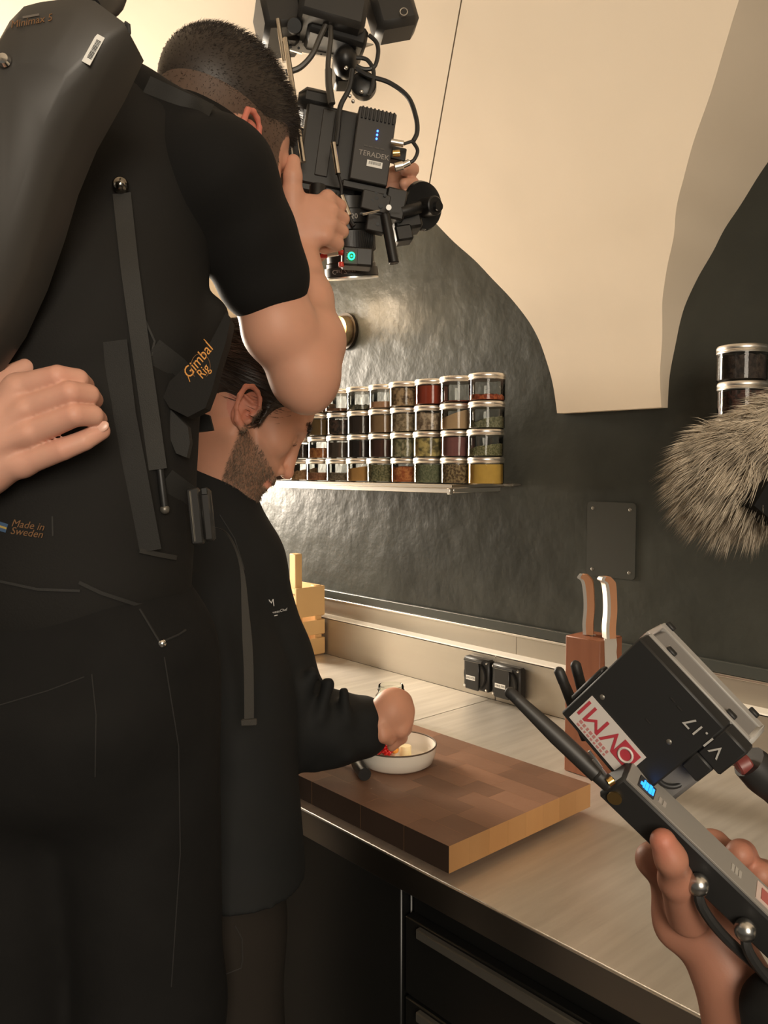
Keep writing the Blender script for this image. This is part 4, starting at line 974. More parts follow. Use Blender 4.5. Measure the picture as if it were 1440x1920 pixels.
# folds at the elbow and sleeve
for (a, b_, r_) in (((586, 1262, 1.262), (560, 1330, 1.252), .010), ((616, 1282, 1.262), (600, 1345, 1.250), .010), ((645, 1297, 1.272), (650, 1352, 1.262), .008), ((560, 1285, 1.262), (535, 1330, 1.255), .010), ((590, 1432, 1.285), (650, 1418, 1.27), .010), ((470, 1100, 1.285), (500, 1210, 1.262), .010)):
    jk += [rc(Q(*a), Q(*b_), r_, r_*.7, .016)]
axc = (Q(676, 1360, 1.318)-Q(622, 1366, 1.31)).normalized(); xx, yy, _ = axes(Vector((0, 0, 0)), axc)
jk += [el(Q(679, 1363, 1.318)+axc*.074, (.045, .075, .075), (axc, xx, yy), .002, 's'), el(Q(686, 1363, 1.318), (.03, .038, .038), (axc, xx, yy), .004, 's')]
hemz = Q(450, 1722, 1.055).z
jk += [el(Vector((B0.x, B0.y, hemz-.6)), (3, 3, .6), None, .002, 's')]
jacket, VK, FK = organic('chef_jacket', [(jk, .0045)], M_chef, chef, 2, post=folds(.0042, 30, 9))
jb = [rc(Q(385, 1600, 1.20), Q(385, 1690, 1.20), .130, .136, .03, flat=(Vector((0, 1, 0)), .74))] + legsB((.068, .072, .062), .05, False)
jeansB, VJB, FJB = organic('jeans', [(jb, .007)], M_jean2, chef, 2, post=folds(.003, 18, 4))
bK = bvh(VK, FK); bJB = bvh(VJB, FJB)
M_seam2 = mat('light_seam', (.022, .019, .016), .85)
seam(bJB, [(440, 1735), (454, 1760), (455, 1800), (452, 1815), (420, 1828), (380, 1832)], .0011, 'pocket_seam', M_seam2, jeansB)
seam(bK, [(412, 965), (440, 1010), (462, 1080)], .0008, 'shoulder_seam', mat('jacket_seam', (.02, .02, .02), .7), jacket)
# embroidered maker's mark on the sleeve
M_thr = mat('white_thread', (.55, .54, .52), .7)
e0 = hit(bK, 509, 1131, .003); Me = frame(e0, img(.97, -.12), img(.1, -1))
text('embroidered_mark', 'M', Me, .016, M_thr, jacket, .0003, sx=.75)
text('embroidered_text', 'Le NouveauChef', frame(hit(bK, 514, 1148, .003), img(.96, -.22), img(.2, -1)), .0058, M_thr, jacket, .0002, shear=.3)
MB().box(frame(hit(bK, 517, 1154, .003), img(.96, -.22), img(.2, -1)), (.006, .0012, .0003)).build('embroidered_dash', M_thr, jacket)
fl = [Q(x, y, 1.27) for x, y in ((402, 1316), (420, 1317), (450, 1333), (470, 1345), (462, 1352), (440, 1345))]
MB().prism(fl, FW*.003).build('loose_flap', mat('dark_flap', (.03, .029, .027), .8), jacket)

# ------------------------------------------------------------------ helper's hand on the operator's back
C0 = Q(-250, 900, .80)
hc = empty('person', C0, 'bare hand of a helper resting flat on the operator\'s vest', 'person')
hd = []
Wc = Q(-95, 872, .800)
FCs = [([(34, 728, .785), (108, 706, .770), (146, 711, .784), (160, 722, .806)], (.0165, .0112, .0102, .0090)),
       ([(48, 768, .780), (132, 736, .764), (166, 740, .780), (176, 750, .800)], (.0165, .0115, .0104, .0092)),
       ([(55, 812, .780), (140, 778, .764), (174, 779, .778), (184, 786, .796)], (.0165, .0113, .0102, .0090)),
       ([(42, 868, .788), (118, 842, .778), (158, 826, .780), (190, 808, .788)], (.0160, .0110, .0100, .0088))]
for P, R in FCs:
    P = [Q(*p) for p in P]; hd += chain(P, [R[0]*.82]+[r*.97 for r in R[1:]], .0008); hd += [rc(Wc, P[0], .023, R[0]*.80, .007)]
hd += [rc(Q(-10, 800, .797), Q(0, 850, .80), .024, .024, .02), rc(Wc, Q(-420, 960, .80), .027, .040, .02, flat=(FW, .85)), el(Q(-40, 900, .80), (.03, .022, .018), None, .02)]
hd += chain([Q(-60, 800, .81), Q(-10, 720, .83), Q(50, 690, .845)], [.018, .013, .010], .008)
for P, R in FCs[:3]:  # tendon hint
    hd += [rc(Q(-60, 860, .777), Q(P[0][0]-6, P[0][1], P[0][2]-.0115), .004, .004, .010)]
def redC(V): return .22*np.maximum.reduce([np.clip(1-dist(V, Q(*P[1]))/.018, 0, 1) for P, R in FCs] + [np.clip(1-dist(V, Q(*P[3]))/.016, 0, 1) for P, R in FCs])
handC, VC, FC = organic('body', [(hd, .0021)], M_skinC, hc, 1, attrs={'red': redC})
MB().ell(Q(192, 800, .7805), (.0048, .0065, .0016), frame((0, 0, 0), img(.6, .8), img(.85, -.5, .1))).build('fingernail', M_nail, hc)
slv = [rc(Q(-330, 935, .80), Q(-520, 1000, .82), .050, .060, .01)]
organic('sleeve', [(slv, .006)], M_tee, hc, 2)

# ================================================================== the film camera rig, pointing straight down
M_cam = mat('camera_black', (.0055, .0052, .005), .42)
M_camg = mat('camera_dark_grey', (.018, .0165, .015), .5, var=(30, .2, (.021, .019, .017)))
M_tx = mat('transmitter_grey', (.026, .023, .021), .5)
M_rod = mat('steel_rod', (.62, .56, .48), .22, 1.0)
M_cab = mat('black_cable', (.014, .0135, .013), .5)
M_cabg = mat('grey_cable', (.05, .044, .036), .45)
M_gold = mat('gold_connector', (.75, .50, .18), .25, 1.0)
M_pl = mat('pale_plate', (.50, .45, .38), .45, .6)
M_prn = mat('pale_print', (.30, .27, .24), .6)
rig = empty('film_camera', Q(650, 520, 1.33), 'black film camera rig with cables held overhead, lens pointing down at the dish', 'camera')
TL = math.radians(8)
def cf(x, y, d, ang=8.0, yaw=12.0, pit=0.0):
    a = math.radians(ang); w_ = math.radians(yaw)
    X = img(math.cos(a), math.sin(a)*.0) ; X = img(math.cos(a), -math.sin(a)); Yv = img(-math.sin(a), -math.cos(a))
    N = X.cross(Yv); X2 = X*math.cos(w_) - N*math.sin(w_)*1.0
    return frame(Q(x, y, d), X2, Yv)
def pbox(name, x0, y0, x1, y1, d, th, m, parent=rig, ang=-8.0, yaw=10.0, b=.0015):
    M = cf((x0+x1)/2, (y0+y1)/2, d, ang, yaw) @ Matrix.Translation((0, 0, -th/2))
    return MB().box(M, (px(x1-x0, d), px(y1-y0, d), th), b).build(name, m, parent)
D = 1.33
# rear body, battery side and the transmitter
body = pbox('camera_body', 566, 200, 672, 352, D, .11, M_cam, b=.004)
pbox('body_side_plate', 598, 205, 622, 330, D-.004, .006, M_camg, body, b=.001)
pbox('body_top', 560, 160, 628, 203, D+.005, .09, M_cam, b=.012)
pbox('handle_block', 528, 235, 580, 345, D+.03, .05, M_cam, b=.006)
pbox('lower_body', 560, 318, 672, 368, D+.004, .10, M_cam, b=.005)
tx = pbox('wireless_transmitter', 664, 205, 736, 342, D-.02, .03, M_tx, b=.0015)
MT = cf(700, 273, D-.02, -8, 10)
W_, H_ = px(72, D-.02), px(137, D-.02)
for i in range(9): MB().box(MT @ Matrix.Translation((-W_/2+.006+i*.0063, H_/2-.010, .0012)), (.0030, .019, .0035), .0006).build('cooling_fin', M_cam, tx)
M_blue = mat('blue_led', (.05, .1, 1), .4, emit=((.03, .12, 1.0), 7))
for i in range(3): MB().ell(MT @ Vector((.0035, H_/2-.034-i*.0062, .0005)), .0017, None, 10, 6).build('blue_light', M_blue, tx)
text('brand_text', 'TERADEK', MT @ Matrix.Translation((0.003, -H_/2+.043, .0006)), .0115, M_prn, tx, .0002, sx=1.0)
for dx_ in (-.012, -.004, .006, .015): MB().box(MT @ Matrix.Translation((dx_, -H_/2+.055, .0006)), (.006, .0025, .0003)).build('faint_mark', mat('faint_print', (.060, .054, .048), .6), tx)
lab = MB().box(MT @ Matrix.Translation((.006, -H_/2+.029, .0007)), (.025, .0100, .0006)).build('barcode_label', M_white, tx)
rnd = random.Random(9)
for i in range(15): MB().box(MT @ Matrix.Translation((-.003+.0013*i, -H_/2+.0302, .0011)), (.0004+.0004*rnd.random(), .0048, .0002)).build('barcode_line', M_ink, lab)
# connectors on its right side
def conn(x0, y0, x1, y1, r, m, d=D-.03, name='connector'): return MB().cyl(Q(x0, y0, d), Q(x1, y1, d), px(r, d), n=14, bev=.0006).build(name, m, rig)
conn(733, 266, 757, 270, 6, M_alu); conn(736, 288, 750, 287, 6, M_gold); conn(740, 314, 756, 310, 8, M_alu); conn(754, 311, 768, 304, 6, M_chrome)
pbox('connector_block', 733, 275, 762, 300, D+.0, .02, M_cam)
# monitor and brackets on top
pbox('monitor_left', 490, -40, 568, 46, D-.03, .10, M_camg, ang=12, yaw=14, b=.008)
pbox('monitor', 566, -60, 694, 36, D-.05, .11, M_camg, ang=-9, yaw=12, b=.008)
pbox('monitor_underside', 578, 34, 692, 72, D-.02, .07, M_cam, ang=-11, yaw=12, b=.006)
pbox('receiver', 698, -40, 782, 46, D+.0, .06, M_camg, ang=16, yaw=10, b=.010)
MB().tube([Q(757+7*math.cos(a), 22+7*math.sin(a)*1.0, D-.007) for a in np.linspace(0, 2*math.pi, 13)], .0008, 6, 1).build('keyhole_mark', M_alu, rig)
MB().prism([Q(x, y, D+.03) for x, y in ((562, 58), (700, 82), (660, 95), (632, 108), (565, 98))], FW*.004).build('top_plate', M_pl, rig)
MB().prism([Q(x, y, D+.025) for x, y in ((505, 66), (548, 66), (566, 72), (566, 100), (540, 92), (520, 84))], FW*.004).build('perforated_plate', M_pl, rig)
for x, y, r_ in ((552, 78, 3.5), (558, 68, 3), (560, 90, 2.5), (545, 88, 2.5), (581, 63, 1.6), (596, 66, 1.6), (602, 102, 1.6)):
    MB().cyl(Q(x, y, D+.0248), Q(x, y, D+.0235), px(r_, D), n=10).build('plate_hole', M_black, rig)
pbox('bracket', 498, 42, 562, 70, D, .05, M_cam, ang=0, b=.006)
MB().cyl(Q(552, 48, D-.03), Q(552, 48, D+.02), px(15, D), n=20, bev=.002).build('clamp_wheel', M_cam, rig)
# rods
MB().cyl(Q(521, 36, D-.035), Q(534, 116, D-.03), px(4.5, D), n=12).build('rod', M_rod, rig)
MB().cyl(Q(535, 72, D-.04), Q(569, 304, D-.045), px(5, D), n=14).build('rod', M_rod, rig)
MB().cyl(Q(625, 268, D-.05), Q(634, 326, D-.05), px(5, D), n=12).build('cable_plug', M_rod, rig)
# clamp knobs in the middle
MB().ell(Q(648, 118, D), (px(25, D), px(28, D), .03), frame((0, 0, 0), RT, UP)).build('clamp_knob', M_cam, rig)
pbox('clamp_body', 628, 96, 668, 150, D+.01, .04, M_cam, ang=5, b=.004)
MB().lathe([(.002, .0), (px(22, D), .0), (px(24, D), .006), (px(24, D), .018), (px(18, D), .022), (.002, .022)], frame(Q(682, 168, D), RT, UP), 24).build('focus_wheel', M_cam, rig)
MB().prism([Q(x, y, D+.02) for x, y in ((640, 88), (668, 84), (662, 96), (632, 100))], FW*.006).build('pale_bracket', M_pl, rig)
for x, y in ((649, 127), (678, 172), (656, 180), (662, 190)): MB().ell(Q(x, y, D-.03), .003, None, 10, 6).build('bolt', M_alu, rig)
# cables
def cable(pts, r, m=M_cab, d=D-.03): return MB().tube([Q(x, y, (p[0] if p else d)) for x, y, *p in pts], px(r, d), 8, 6).build('cable', m, rig)
cable([(618, 32), (600, 70), (585, 103), (562, 127), (536, 136)], 5.5, M_cabg)
cable([(619, 36), (620, 70), (616, 105), (615, 140), (620, 192)], 5, M_cabg)
cable([(616, 130), (617, 160), (622, 195)], 7, M_cabg)
cable([(692, 66), (706, 80), (709, 100), (702, 125), (685, 130), (668, 124)], 4)
cable([(668, 108), (688, 112), (700, 132), (699, 158), (692, 178)], 4)
cable([(668, 128), (690, 142), (730, 155), (765, 182), (780, 220), (782, 248), (775, 264)], 4.5)
cable([(775, 264), (757, 270)], 3)
cable([(774, 266), (783, 282), (776, 300), (764, 306)], 3.5)
cable([(661, 130), (655, 165), (638, 200), (634, 240), (630, 272)], 5)
cable([(634, 326), (640, 350), (640, 366)], 3)
cable([(545, 250), (549, 290), (553, 310)], 1.2, M_rod)
cable([(498, 320), (505, 360), (520, 372)], 1.2, M_rod)
MB().tube([Q(515+9*math.cos(a), 330+24*math.sin(a), D-.06) for a in np.linspace(0, 2*math.pi, 20)], px(2, D), 6, 1).build('strap_ring', M_plast, rig)
# plates and cheese blocks around the lens mount
def plate_holes(x0, y0, x1, y1, d, holes, ang=-10):
    p_ = pbox('cheese_plate', x0, y0, x1, y1, d, .018, M_camg, ang=ang, yaw=14, b=.0015)
    for x, y, r_ in holes: MB().cyl(Q(x, y, d-.0012), Q(x, y, d+.004), px(r_, d), n=12).build('hole', M_black, p_)
plate_holes(678, 360, 732, 396, D-.02, ((697, 378, 5), (706, 371, 3.5), (714, 386, 4), (722, 366, 3), (688, 388, 3), (705, 362, 3)))
plate_holes(688, 402, 724, 434, D-.02, ((697, 424, 3), (708, 420, 3.2), (700, 412, 2.5)), -8)
pbox('mount_block', 640, 345, 752, 362, D-.01, .06, M_cam, b=.003)
pbox('arm_block', 722, 352, 762, 410, D-.01, .04, M_cam, ang=-10, b=.003)
pbox('arm_block', 738, 390, 792, 428, D+.01, .04, M_cam, ang=12, b=.004)
pbox('lever_block', 742, 420, 775, 450, D, .03, M_cam, ang=12, b=.003)
pbox('cross_bar', 660, 395, 752, 404, D-.015, .02, M_cam, ang=4, b=.002)
MB().cyl(Q(680, 402, D-.045), Q(712, 395, D-.045), px(2, D), n=8).build('bright_pin', M_rod, rig)
MB().cyl(Q(729, 389, D-.045), Q(729, 389, D-.03), px(5, D), n=12).build('bolt', M_alu, rig)
MB().cyl(Q(722, 402, D-.02), Q(739, 494, D-.02), px(9.5, D), px(10, D), n=18, bev=.001).build('rod_tube', M_cam, rig)
MB().cyl(Q(631, 370, D-.06), Q(592, 470, D-.075), px(3, D), n=10).build('boom_pin', M_rod, rig)
MB().cyl(Q(633, 365, D-.058), Q(618, 400, D-.065), px(6, D), px(4.5, D), n=12).build('pin_sleeve', M_cam, rig)
MB().cyl(Q(617, 402, D-.066), Q(604, 440, D-.071), px(4, D), n=12).build('pin_grip', M_cam, rig)
MB().cyl(Q(599, 450, D-.073), Q(590, 472, D-.076), px(6.5, D), px(5.5, D), n=12).build('pin_tip', M_rod, rig)
MB().cyl(Q(640, 368, D-.04), Q(654, 405, D-.04), px(6, D), n=12).build('plug', M_rod, rig)
cable([(654, 405), (660, 418), (664, 424)], 4)
# the hand wheel disc on the far side
dn_ = (img(.60, .15, -.78)).normalized(); dxx, dyy, _ = axes(Vector((0, 0, 0)), dn_)
Mdisc = frame(Q(792, 386, D+.03), dxx, dyy)
MB().lathe([(.004, -.006), (px(43, D), -.006), (px(46, D), .0), (px(43, D), .006), (.004, .008)], Mdisc, 40).build('wheel_disc', mat('gloss_black', (.012, .012, .012), .15), rig)
MB().cyl(Q(795, 390, D+.025), Q(795, 390, D+.025)+dn_*.030, px(18, D), n=24, bev=.002).build('wheel_hub', M_cam, rig)
MB().cyl(Q(797, 392, D+.025)+dn_*.028, Q(797, 392, D+.025)+dn_*.036, px(9, D), n=20).build('wheel_knob', M_cam, rig)
MB().tube([Q(752, 398, D), Q(775, 392, D+.005), Q(792, 388, D+.02)], .010, 10, 3).build('wheel_axle', M_cam, rig)
# lens
la = (img(.06, 1, .24)).normalized(); l0_ = Q(650, 372, D+.005); lx, ly, _ = axes(Vector((0, 0, 0)), la); ML = frame(l0_, lx, ly)
lr = px(48, D)
prof = [(.004, 0), (lr*.82, 0), (lr*.82, .018), (lr*.92, .020), (lr*.92, .040), (lr*.86, .042), (lr*.86, .050), (lr*1.0, .053), (lr*1.0, .082), (lr*.94, .084), (lr*.94, .100), (lr*.98, .102), (lr*.98, .108), (.004, .108)]
lens = MB().lathe(prof, ML, 48).build('lens_barrel', M_cam, rig, smooth=30)
MB().lathe([(lr*.99, .1085), (lr*1.06, .1085), (lr*1.07, .122), (lr*.99, .123)], ML, 48).build('front_ring', M_camg, lens, smooth=30)
MB().lathe([(lr*.99, .1232), (lr*1.075, .1232), (lr*1.075, .1255), (lr*.99, .1257)], ML, 48).build('bright_rim', M_alu, lens, smooth=30)
MB().lathe([(.003, .112), (lr*.6, .116), (lr*.96, .119)], ML, 40, cap=False).build('front_glass', mat('lens_glass', (.01, .012, .02), .03, coat=1), lens)
for i in range(60):
    a = 2*math.pi*i/60; p = ML @ Vector((lr*1.005*math.cos(a), lr*1.005*math.sin(a), .068)); t_ = ML.to_3x3() @ Vector((-math.sin(a), math.cos(a), 0))
    MB().box(frame(p, t_, la), (.0022, .026, .0022), .0003).build('gear_tooth', M_cam, lens)
zl = -FW
def lens_txt(s_, off, z, size, side=0.0):
    n_ = (zl - la*zl.dot(la)).normalized(); t_ = la.cross(n_).normalized(); n2 = (n_*math.cos(side) + t_*math.sin(side)); t2 = la.cross(n2)
    text('scale_text', s_, frame(l0_+la*z+n2*(off), -t2, la), size, M_prn, lens, .0002)
lens_txt('50', lr*.925, .031, .011, -.3)
lens_txt('Carl Zeiss', lr*1.075, .115, .0095, .25)
# focus motor with the green light
mo = pbox('focus_motor', 642, 462, 700, 498, D-.06, .03, M_cam, ang=-2, yaw=8, b=.003)
pbox('motor_window', 644, 464, 672, 496, D-.062, .006, M_camg, mo, ang=-2, yaw=8)
M_green = mat('green_led', (.02, .6, .2), .4, emit=((.01, 1.0, .28), 3))
MB().tube([Q(659+5.5*math.cos(a), 480+6.5*math.sin(a), D-.066) for a in np.linspace(0, 2*math.pi, 17)], .0013, 6, 1).build('green_light', M_green, mo)
MB().ell(Q(659, 480, D-.065), .0016, None, 8, 6).build('green_light', M_green, mo)
for y in (474, 481, 487): MB().box(cf(651, y, D-.066, -2, 8), (.0022, .0008, .0005)).build('motor_mark', M_prn, mo)
MB().cyl(Q(592, 477, D-.06), Q(614, 476, D-.06), px(7.5, D), n=14, bev=.001).build('red_plug', mat('red_plug', (.50, .03, .02), .4), rig)
MB().cyl(Q(612, 476, D-.06), Q(634, 473, D-.06), px(6.5, D), n=14, bev=.001).build('plug_ring', M_alu, rig)
MB().cyl(Q(634, 473, D-.06), Q(644, 474, D-.06), px(5, D), n=12).build('plug_tip', MATS['red_plug'], rig)
MB().cyl(Q(640, 500, D-.06), Q(640, 492, D-.06), px(5, D), n=12).build('red_cap', MATS['red_plug'], rig)
# right-hand grip, mostly inside the fist
MB().tube([Q(596, 350, 1.255), Q(594, 400, 1.25), Q(590, 450, 1.245), Q(588, 470, 1.24)], .013, 14, 3).build('hand_grip', M_cam, rig)
# suspension line up to the support arm
o = MB().tube([Q(805, 346, D+.03), Q(835, 172, D+.0), Q(866, -4, D-.02), Q(902, -210, D-.04)], .0011, 6, 2).build('suspension_cord', mat('brown_cord', (.10, .07, .04), .7)); tag(o, 'thin brown cord hanging straight down to the camera wheel before the cream vault', 'cord')

# ================================================================== furry microphone at the right edge
mic = empty('microphone', Q(1420, 1000, .70), 'grey furry windshield microphone entering from the right edge', 'microphone')
a_ = Q(1388, 880, .70); b_ = Q(1616, 772, .70); M_fur = mat('grey_fur', (.46, .385, .29), .8, var=(40, .4, (.56, .48, .37)))
core, VM, FM = organic('windshield_core', [([rc(a_, b_, .036, .038, .01)], .004)], mat('fur_base', (.17, .14, .105), .9), mic, 1)
NM = normals_of(VM, FM); axm = np.array((a_-b_).normalized()); ids = np.random.choice(len(VM), 15000)
Nn = NM[ids]; dr = axm*.75 + Nn*.75 + np.array(-ZZ)*.30
# tufts: neighbouring hairs lean the same way
P_ = VM[ids]; tuft = np.stack([np.sin(P_@np.array([310, 90, 170])+1), np.sin(P_@np.array([-120, 280, 140])+2), np.sin(P_@np.array([150, -200, 260]))], 1)*.40
strands('fur', P_, dr+tuft, np.random.uniform(.018, .036, len(ids)), .00042, M_fur, mic, jitter=.10, bend=np.tile(np.array(-ZZ)*.30+axm*.15, (len(ids), 1)), segs=4, kind='stuff')
g0_ = Q(1470, 935, .655); MB().prism([Q(x, y, .640) for x, y in ((1414, 948), (1440, 905), (1475, 880), (1560, 880), (1560, 1010), (1460, 985), (1438, 968))], FW*.03).build('mount', mat('matte_rubber', (.006, .006, .006), .9, spec=.2), mic)
MB().cyl(Q(1500, 940, .66), Q(2300, 2000, .45), .010, n=14).build('boom_pole', M_cam, mic)

# ================================================================== hand-held wireless receiver at the lower right
M_box = mat('matte_black_case', (.010, .0098, .0095), .55)
M_side = mat('grey_case_side', (.16, .152, .145), .5)
dev = empty('wireless_receiver', Q(1300, 1500, .46), 'black wireless video receiver with antennas and red-white sticker held up at lower right', 'video receiver')
al = math.radians(30)
e2 = img(.69, .724).normalized(); qv = img(.69, -.724).normalized(); 
vdn = (-qv*math.cos(al) + FW*math.sin(al)).normalized()     # across the black face, away from the grey edge
vbk = (qv*math.sin(al) + FW*math.cos(al)).normalized()      # thickness direction
DD = .445
P0 = Q(1199, 1196, DD); e2 = Q(1398, 1408, DD*.934)-P0; vdn = Q(1051, 1337, DD*1.076)-P0; Lb = e2.length*1.02; Wb = vdn.length
e2.normalize(); vdn = (vdn-e2*vdn.dot(e2)).normalized(); vbk = e2.cross(vdn); vbk = vbk if vbk.dot(FW) > 0 else -vbk; Tb = .038
Mbx = frame(P0, e2, vdn)      # x along, y across black face
def inbox(x, y, z): return P0 + e2*x + vdn*y + vbk*z
def dbox(name, x0, x1, y0, y1, z0, z1, m, parent=dev, b=.001):
    M = frame(inbox((x0+x1)/2, (y0+y1)/2, (z0+z1)/2), e2, vdn); return MB().box(M, (x1-x0, y1-y0, z1-z0), b).build(name, m, parent)
case = dbox('case', 0, Lb*.80, 0, Wb, 0, .012, M_box)
dbox('case_end', Lb*.80, Lb, 0, Wb*.30, 0, .012, M_box, case)
dbox('case_foot', Lb*.80, Lb*.95, Wb*.30, Wb*.48, 0, .012, M_box, case)
dbox('case_foot', Lb*.55, Lb*.72, Wb, Wb*1.10, 0, .010, M_box, case)
dbox('back_half', .002, Lb*.96, .0006, Wb*.98, .0125, Tb, M_side, dev, .002)
dbox('back_rim', -.0008, Lb*.97, -.0006, .004, Tb-.005, Tb+.001, mat('pale_case_rim', (.26, .25, .235), .5), dev, .0006)
dbox('front_rim', .001, Lb*.95, -.0008, .003, .0115, .0150, MATS['pale_case_rim'], dev, .0006)
dbox('end_cap', -.0012, .0018, .0, Wb*.5, .014, Tb-.002, mat('end_cap_grey', (.33, .30, .28), .5), dev, .0006)
dbox('end_sticker', -.0018, -.0012, .004, .016, .018, Tb-.010, mat('pink_sticker', (.45, .28, .26), .6), dev, .0001)
dbox('corner_plate', Lb*.93, Lb*.985, -.0012, .010, .014, Tb, mat('corner_grey', (.34, .33, .31), .5), dev, .002)
for x_, z_ in ((.012, .016), (.055, .016), (.0, Tb+.0015), (.062, Tb+.0015)): dbox('latch', x_, x_+.006, -.0022, .0006, z_-.002, z_+.002, M_box, dev, .0006)
dbox('side_clip', -.003, .0, Wb*.45, Wb*.85, .002, .010, M_box, dev, .001)
for x_, y_ in ((Lb*.12, Wb*.60), (Lb*.64, Wb*.42), (Lb*.33, Wb*.80)): MB().lathe([(.0002, .0006), (.0012, .0004), (.0016, 0)], frame(inbox(x_, y_, 0), vdn, e2), 10).build('screw', M_grey, dev)
# sticker with lettering read from the other side
u_ = -e2; v_ = -(-vdn)*1.0
su, sv = -e2, vdn     # reading direction and letter-up direction
sc_ = inbox(Lb*.235, Wb*.80, -.0004)
# find sticker centre on the black face from the picture position
def face_pt(x, y, off=.0004):
    n_ = -vbk; r = ray(x, y); t = (P0-CP).dot(n_)/r.dot(n_); return CP + r*t + n_*off
cS = face_pt(1138, 1381); stk = MB().box(frame(cS, su, sv), (.0425, .0205, .0006)).build('sticker', mat('sticker_white', (.50, .46, .43), .5), dev)
M_red = mat('sticker_red', (.36, .035, .05), .5); Mst = frame(cS-vbk*.0005, su, sv)
if (Mst.to_3x3() @ Vector((0, 0, 1))).dot(FW) > 0: pass
def stx(s_, dx, dy, size, m, sx=1.0, sh=0.0): text('sticker_text', s_, Matrix.Translation(su*dx+sv*dy) @ Mst, size, m, stk, .0001, sx=sx, shear=sh)
MB().box(Matrix.Translation(su*-.0135+sv*-.002) @ Mst, (.0120, .0125, .0004), .0001).build('logo_square', M_red, stk)
MB().tube([Matrix.Translation(su*-.0135+sv*-.002-vbk*.0004) @ Mst @ Vector((.0040*math.cos(a), .0040*math.sin(a), 0)) for a in np.linspace(0, 2*math.pi, 21)], .0007, 6, 1).build('logo_ring', MATS['sticker_white'], stk)
stx('VMI', .0065, -.0022, .0165, M_red, 1.12)
M_faint = mat('sticker_faint', (.40, .17, .16), .5)
for k_ in range(9):
    for dy_, h_ in ((.0060, .0018), (.0086, .0012)): MB().box(Matrix.Translation(su*(-.006+k_*.0026)+sv*dy_) @ Mst, (.0013+.0006*((k_*7) % 3)/2, h_, .0003)).build('small_print', M_faint, stk)
cV = face_pt(1321, 1381, .0006); text('marking_text', 'V1.17', frame(cV, su, sv), .0100, mat('marker_white', (.36, .35, .33), .6), dev, .0001, sx=1.05)
for x, y in ((1262, 1312), (1275, 1328), (1216, 1352)): MB().box(frame(face_pt(x, y), su, sv), (.0035, .0008, .0002)).build('scuff_mark', M_camg, dev)
# grip bar with display
DB = .440; Pb = Q(1168, 1459, DB); eb = img(.724, .69, -.12).normalized(); qb = img(.69, -.724); qb = (qb-eb*qb.dot(eb)).normalized(); nb = eb.cross(qb); nb = nb if nb.dot(FW) > 0 else -nb
ab_ = math.radians(33); bd = (-qb*math.cos(ab_)+nb*math.sin(ab_)); bg_ = (qb*math.sin(ab_)+nb*math.cos(ab_))
WBd = px(62, DB)/math.cos(ab_); WBg = px(38, DB)/math.sin(ab_); LB = .150
def barp(x, y, z): return Pb + eb*x + bd*y + bg_*z
def bbox(name, x0, x1, y0, y1, z0, z1, m, parent=dev, b=.001): return MB().box(frame(barp((x0+x1)/2, (y0+y1)/2, (z0+z1)/2), eb, bd), (x1-x0, y1-y0, z1-z0), b).build(name, m, parent)
grip = bbox('grip_bar', 0, LB, 0, WBd, .0006, WBg, M_box, dev, .002)
bbox('grip_top', .002, LB, -.0008, .0006, .0012, WBg-.0005, mat('grip_top_grey', (.20, .185, .165), .5), grip, .0002)
bbox('display', .0085, .0195, -.0016, -.0006, .0035, .0125, M_ink, grip, .0002)
M_cy = mat('display_blue', (.02, .3, .9), .4, emit=((.02, .22, .85), 2.0))
for i, (a, b_, c, d_) in enumerate(((.0095, .0110, .0055, .0075), (.0112, .0122, .0045, .0105), (.0126, .0145, .0045, .0102), (.0150, .0168, .0045, .0108), (.0172, .0184, .0050, .0100))): bbox('display_segment', a, b_, -.0021, -.0016, c, d_, M_cy, grip, 0)
for k_ in (0, 1): bbox('grip_mark', .0225+k_*.003, .0245+k_*.003, -.0012, -.0008, .006, .010, M_prn, grip, 0)
bbox('grip_sticker', .090, .108, -.0013, -.0008, .004, WBg-.003, mat('pale_pink_sticker', (.46, .36, .32), .6), grip, 0)
bbox('grip_sticker_red', .093, .105, -.0018, -.0013, .006, WBg-.006, mat('dull_red', (.32, .09, .08), .6), grip, 0)
for k_ in (0, 1, 2): bbox('grip_mark', .073+k_*.0025, .0748+k_*.0025, -.0012, -.0008, .007, .012, mat('pale_print2', (.30, .28, .25), .6), grip, 0)
MB().lathe([(.0004, .004), (.0030, .004), (.0036, .001), (.0040, -.001)], frame(barp(.006, WBd*.62, 0), eb, bd), 18).build('brass_port', mat('old_brass', (.42, .29, .12), .35, 1.0), dev)
for t_ in (.066, .098):
    c = barp(t_, WBd*.62, -.004); MB().ell(c, (.0058, .0058, .0062)).build('cable_connector', mat('dull_chrome', (.5, .49, .47), .25, 1.0), dev)
    e_ = MB().tube([c, c+img(.1, .9, -.1)*.012, c+img(.5, .9, .1)*.035, c+img(.75, .9, .15)*.07, c+img(.8, .85, .2)*.11], .0028, 8, 4).build('lead', M_cab, dev)
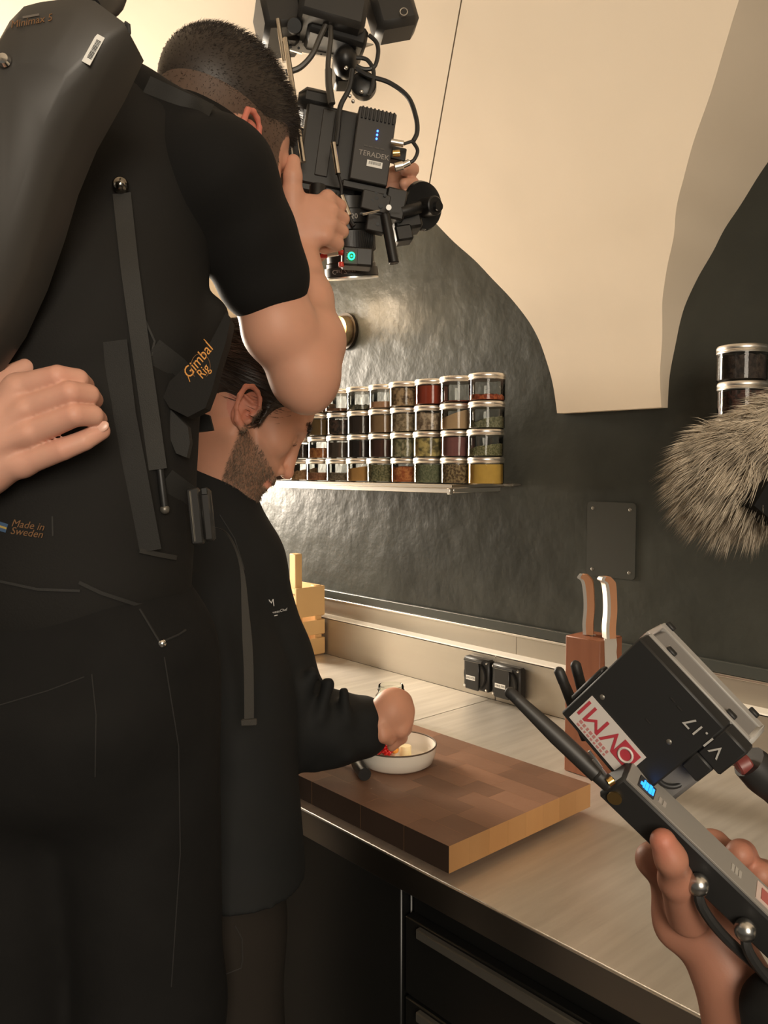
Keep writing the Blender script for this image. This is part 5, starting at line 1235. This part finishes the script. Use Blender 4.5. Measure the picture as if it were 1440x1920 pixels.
# antennas
def antenna(x0, y0, x1, y1, d0, d1, r0, r1):
    a = Q(x0, y0, d0); b_ = Q(x1, y1, d1); m_ = a.lerp(b_, .45)
    t_ = MB().tube([a, m_, b_], [px(r0, d0), px(r0, d0), px(r1, d1)], 14, 1).build('antenna', M_camg, dev)
    MB().tube([b_.lerp(a, .16), b_, b_+(b_-a).normalized()*px(5, d1), b_+(b_-a).normalized()*px(8, d1)], [px(r1+1, d1), px(r1+1, d1), px(r1*.8, d1), px(r1*.25, d1)], 14, 1).build('antenna_tip', M_cab, t_)
antenna(1120, 1452, 955, 1297, .445, .46, 17, 10)
antenna(1100, 1385, 1048, 1258, .515, .515, 11, 9); antenna(1112, 1370, 1079, 1246, .52, .52, 11, 9)
MB().cyl(Q(1118, 1450, .443), Q(1145, 1474, .442), px(15, .44), n=14, bev=.001).build('antenna_base', M_cab, dev)
for (x0, y0), (x1, y1) in (((1104, 1408), (1128, 1440)), ((1112, 1424), (1136, 1452))): MB().cyl(Q(x0, y0, .437), Q(x1, y1, .437), px(3, .44), n=8).build('antenna_clip', M_chrome, dev)
MB().cyl(Q(1140, 1468, .436), Q(1150, 1462, .436), px(8, .44), n=12).build('gold_nut', M_gold, dev)
MB().tube([Q(1228, 1428, .452), Q(1226, 1448, .452), Q(1243, 1470, .452), Q(1268, 1474, .452), Q(1292, 1458, .452), Q(1301, 1432, .452), Q(1298, 1412, .452)], px(5, .45), 10, 5).build('cable_loop', M_cab, dev)
MB().cyl(Q(1382, 1440, .455), Q(1406, 1428, .455), px(18, .45), n=16, bev=.001).build('red_connector', mat('dark_red_plastic', (.16, .035, .03), .45), dev)
MB().tube([Q(1404, 1428, .456), Q(1432, 1455, .457), Q(1480, 1510, .46), Q(1560, 1660, .46), Q(1640, 2100, .44), Q(1640, 2600, .42)], [px(34, .45), px(38, .45), px(30, .45), px(16, .45), px(14, .45), px(14, .45)], 14, 4).build('thick_cable', M_cab, dev)

# the holder's hand and forearm
E0 = Q(1400, 1900, .47)
hold = empty('person', E0, 'bare hand and forearm gripping the wireless receiver from below', 'person')
hp_ = []
hp_ += [rc(Q(1325, 1735, .485), Q(1430, 1960, .465), .0195, .025, .02), rc(Q(1430, 1960, .465), Q(1560, 2300, .44), .025, .036, .02)]
hp_ += [el(Q(1300, 1665, .487), (.023, .030, .014), (img(.85, .1), img(.35, .9), FW), .012), rc(Q(1300, 1680, .487), Q(1225, 1612, .482), .014, .0105, .010)]
hp_ += chain([Q(1290, 1715, .468), Q(1268, 1650, .445), Q(1258, 1610, .432), Q(1243, 1577, .431)], [.0120, .0088, .0076, .0068], .005)
for (x, y), r_ in (((1388, 1602), .0080), ((1428, 1640), .0080), ((1466, 1676), .0075)):
    hp_ += chain([Q(x-70, y+70, .492), Q(x-10, y+15, .492), Q(x+3, y, .474), Q(x-2, y-1, .462)], [.011, .0095, r_, r_*.95], .003)
def redD(V): return .35*np.maximum(np.clip(1-dist(V, Q(1243, 1577, .425))/.014, 0, 1), np.clip(1-dist(V, Q(1390, 1602, .466))/.014, 0, 1))
organic('body', [(hp_, .0018)], M_skinD, hold, 1, attrs={'red': redD})
organic('sleeve', [([rc(Q(1468, 1900, .440), Q(1620, 2350, .42), .022, .052, .01)], .004)], M_tee, hold, 2)
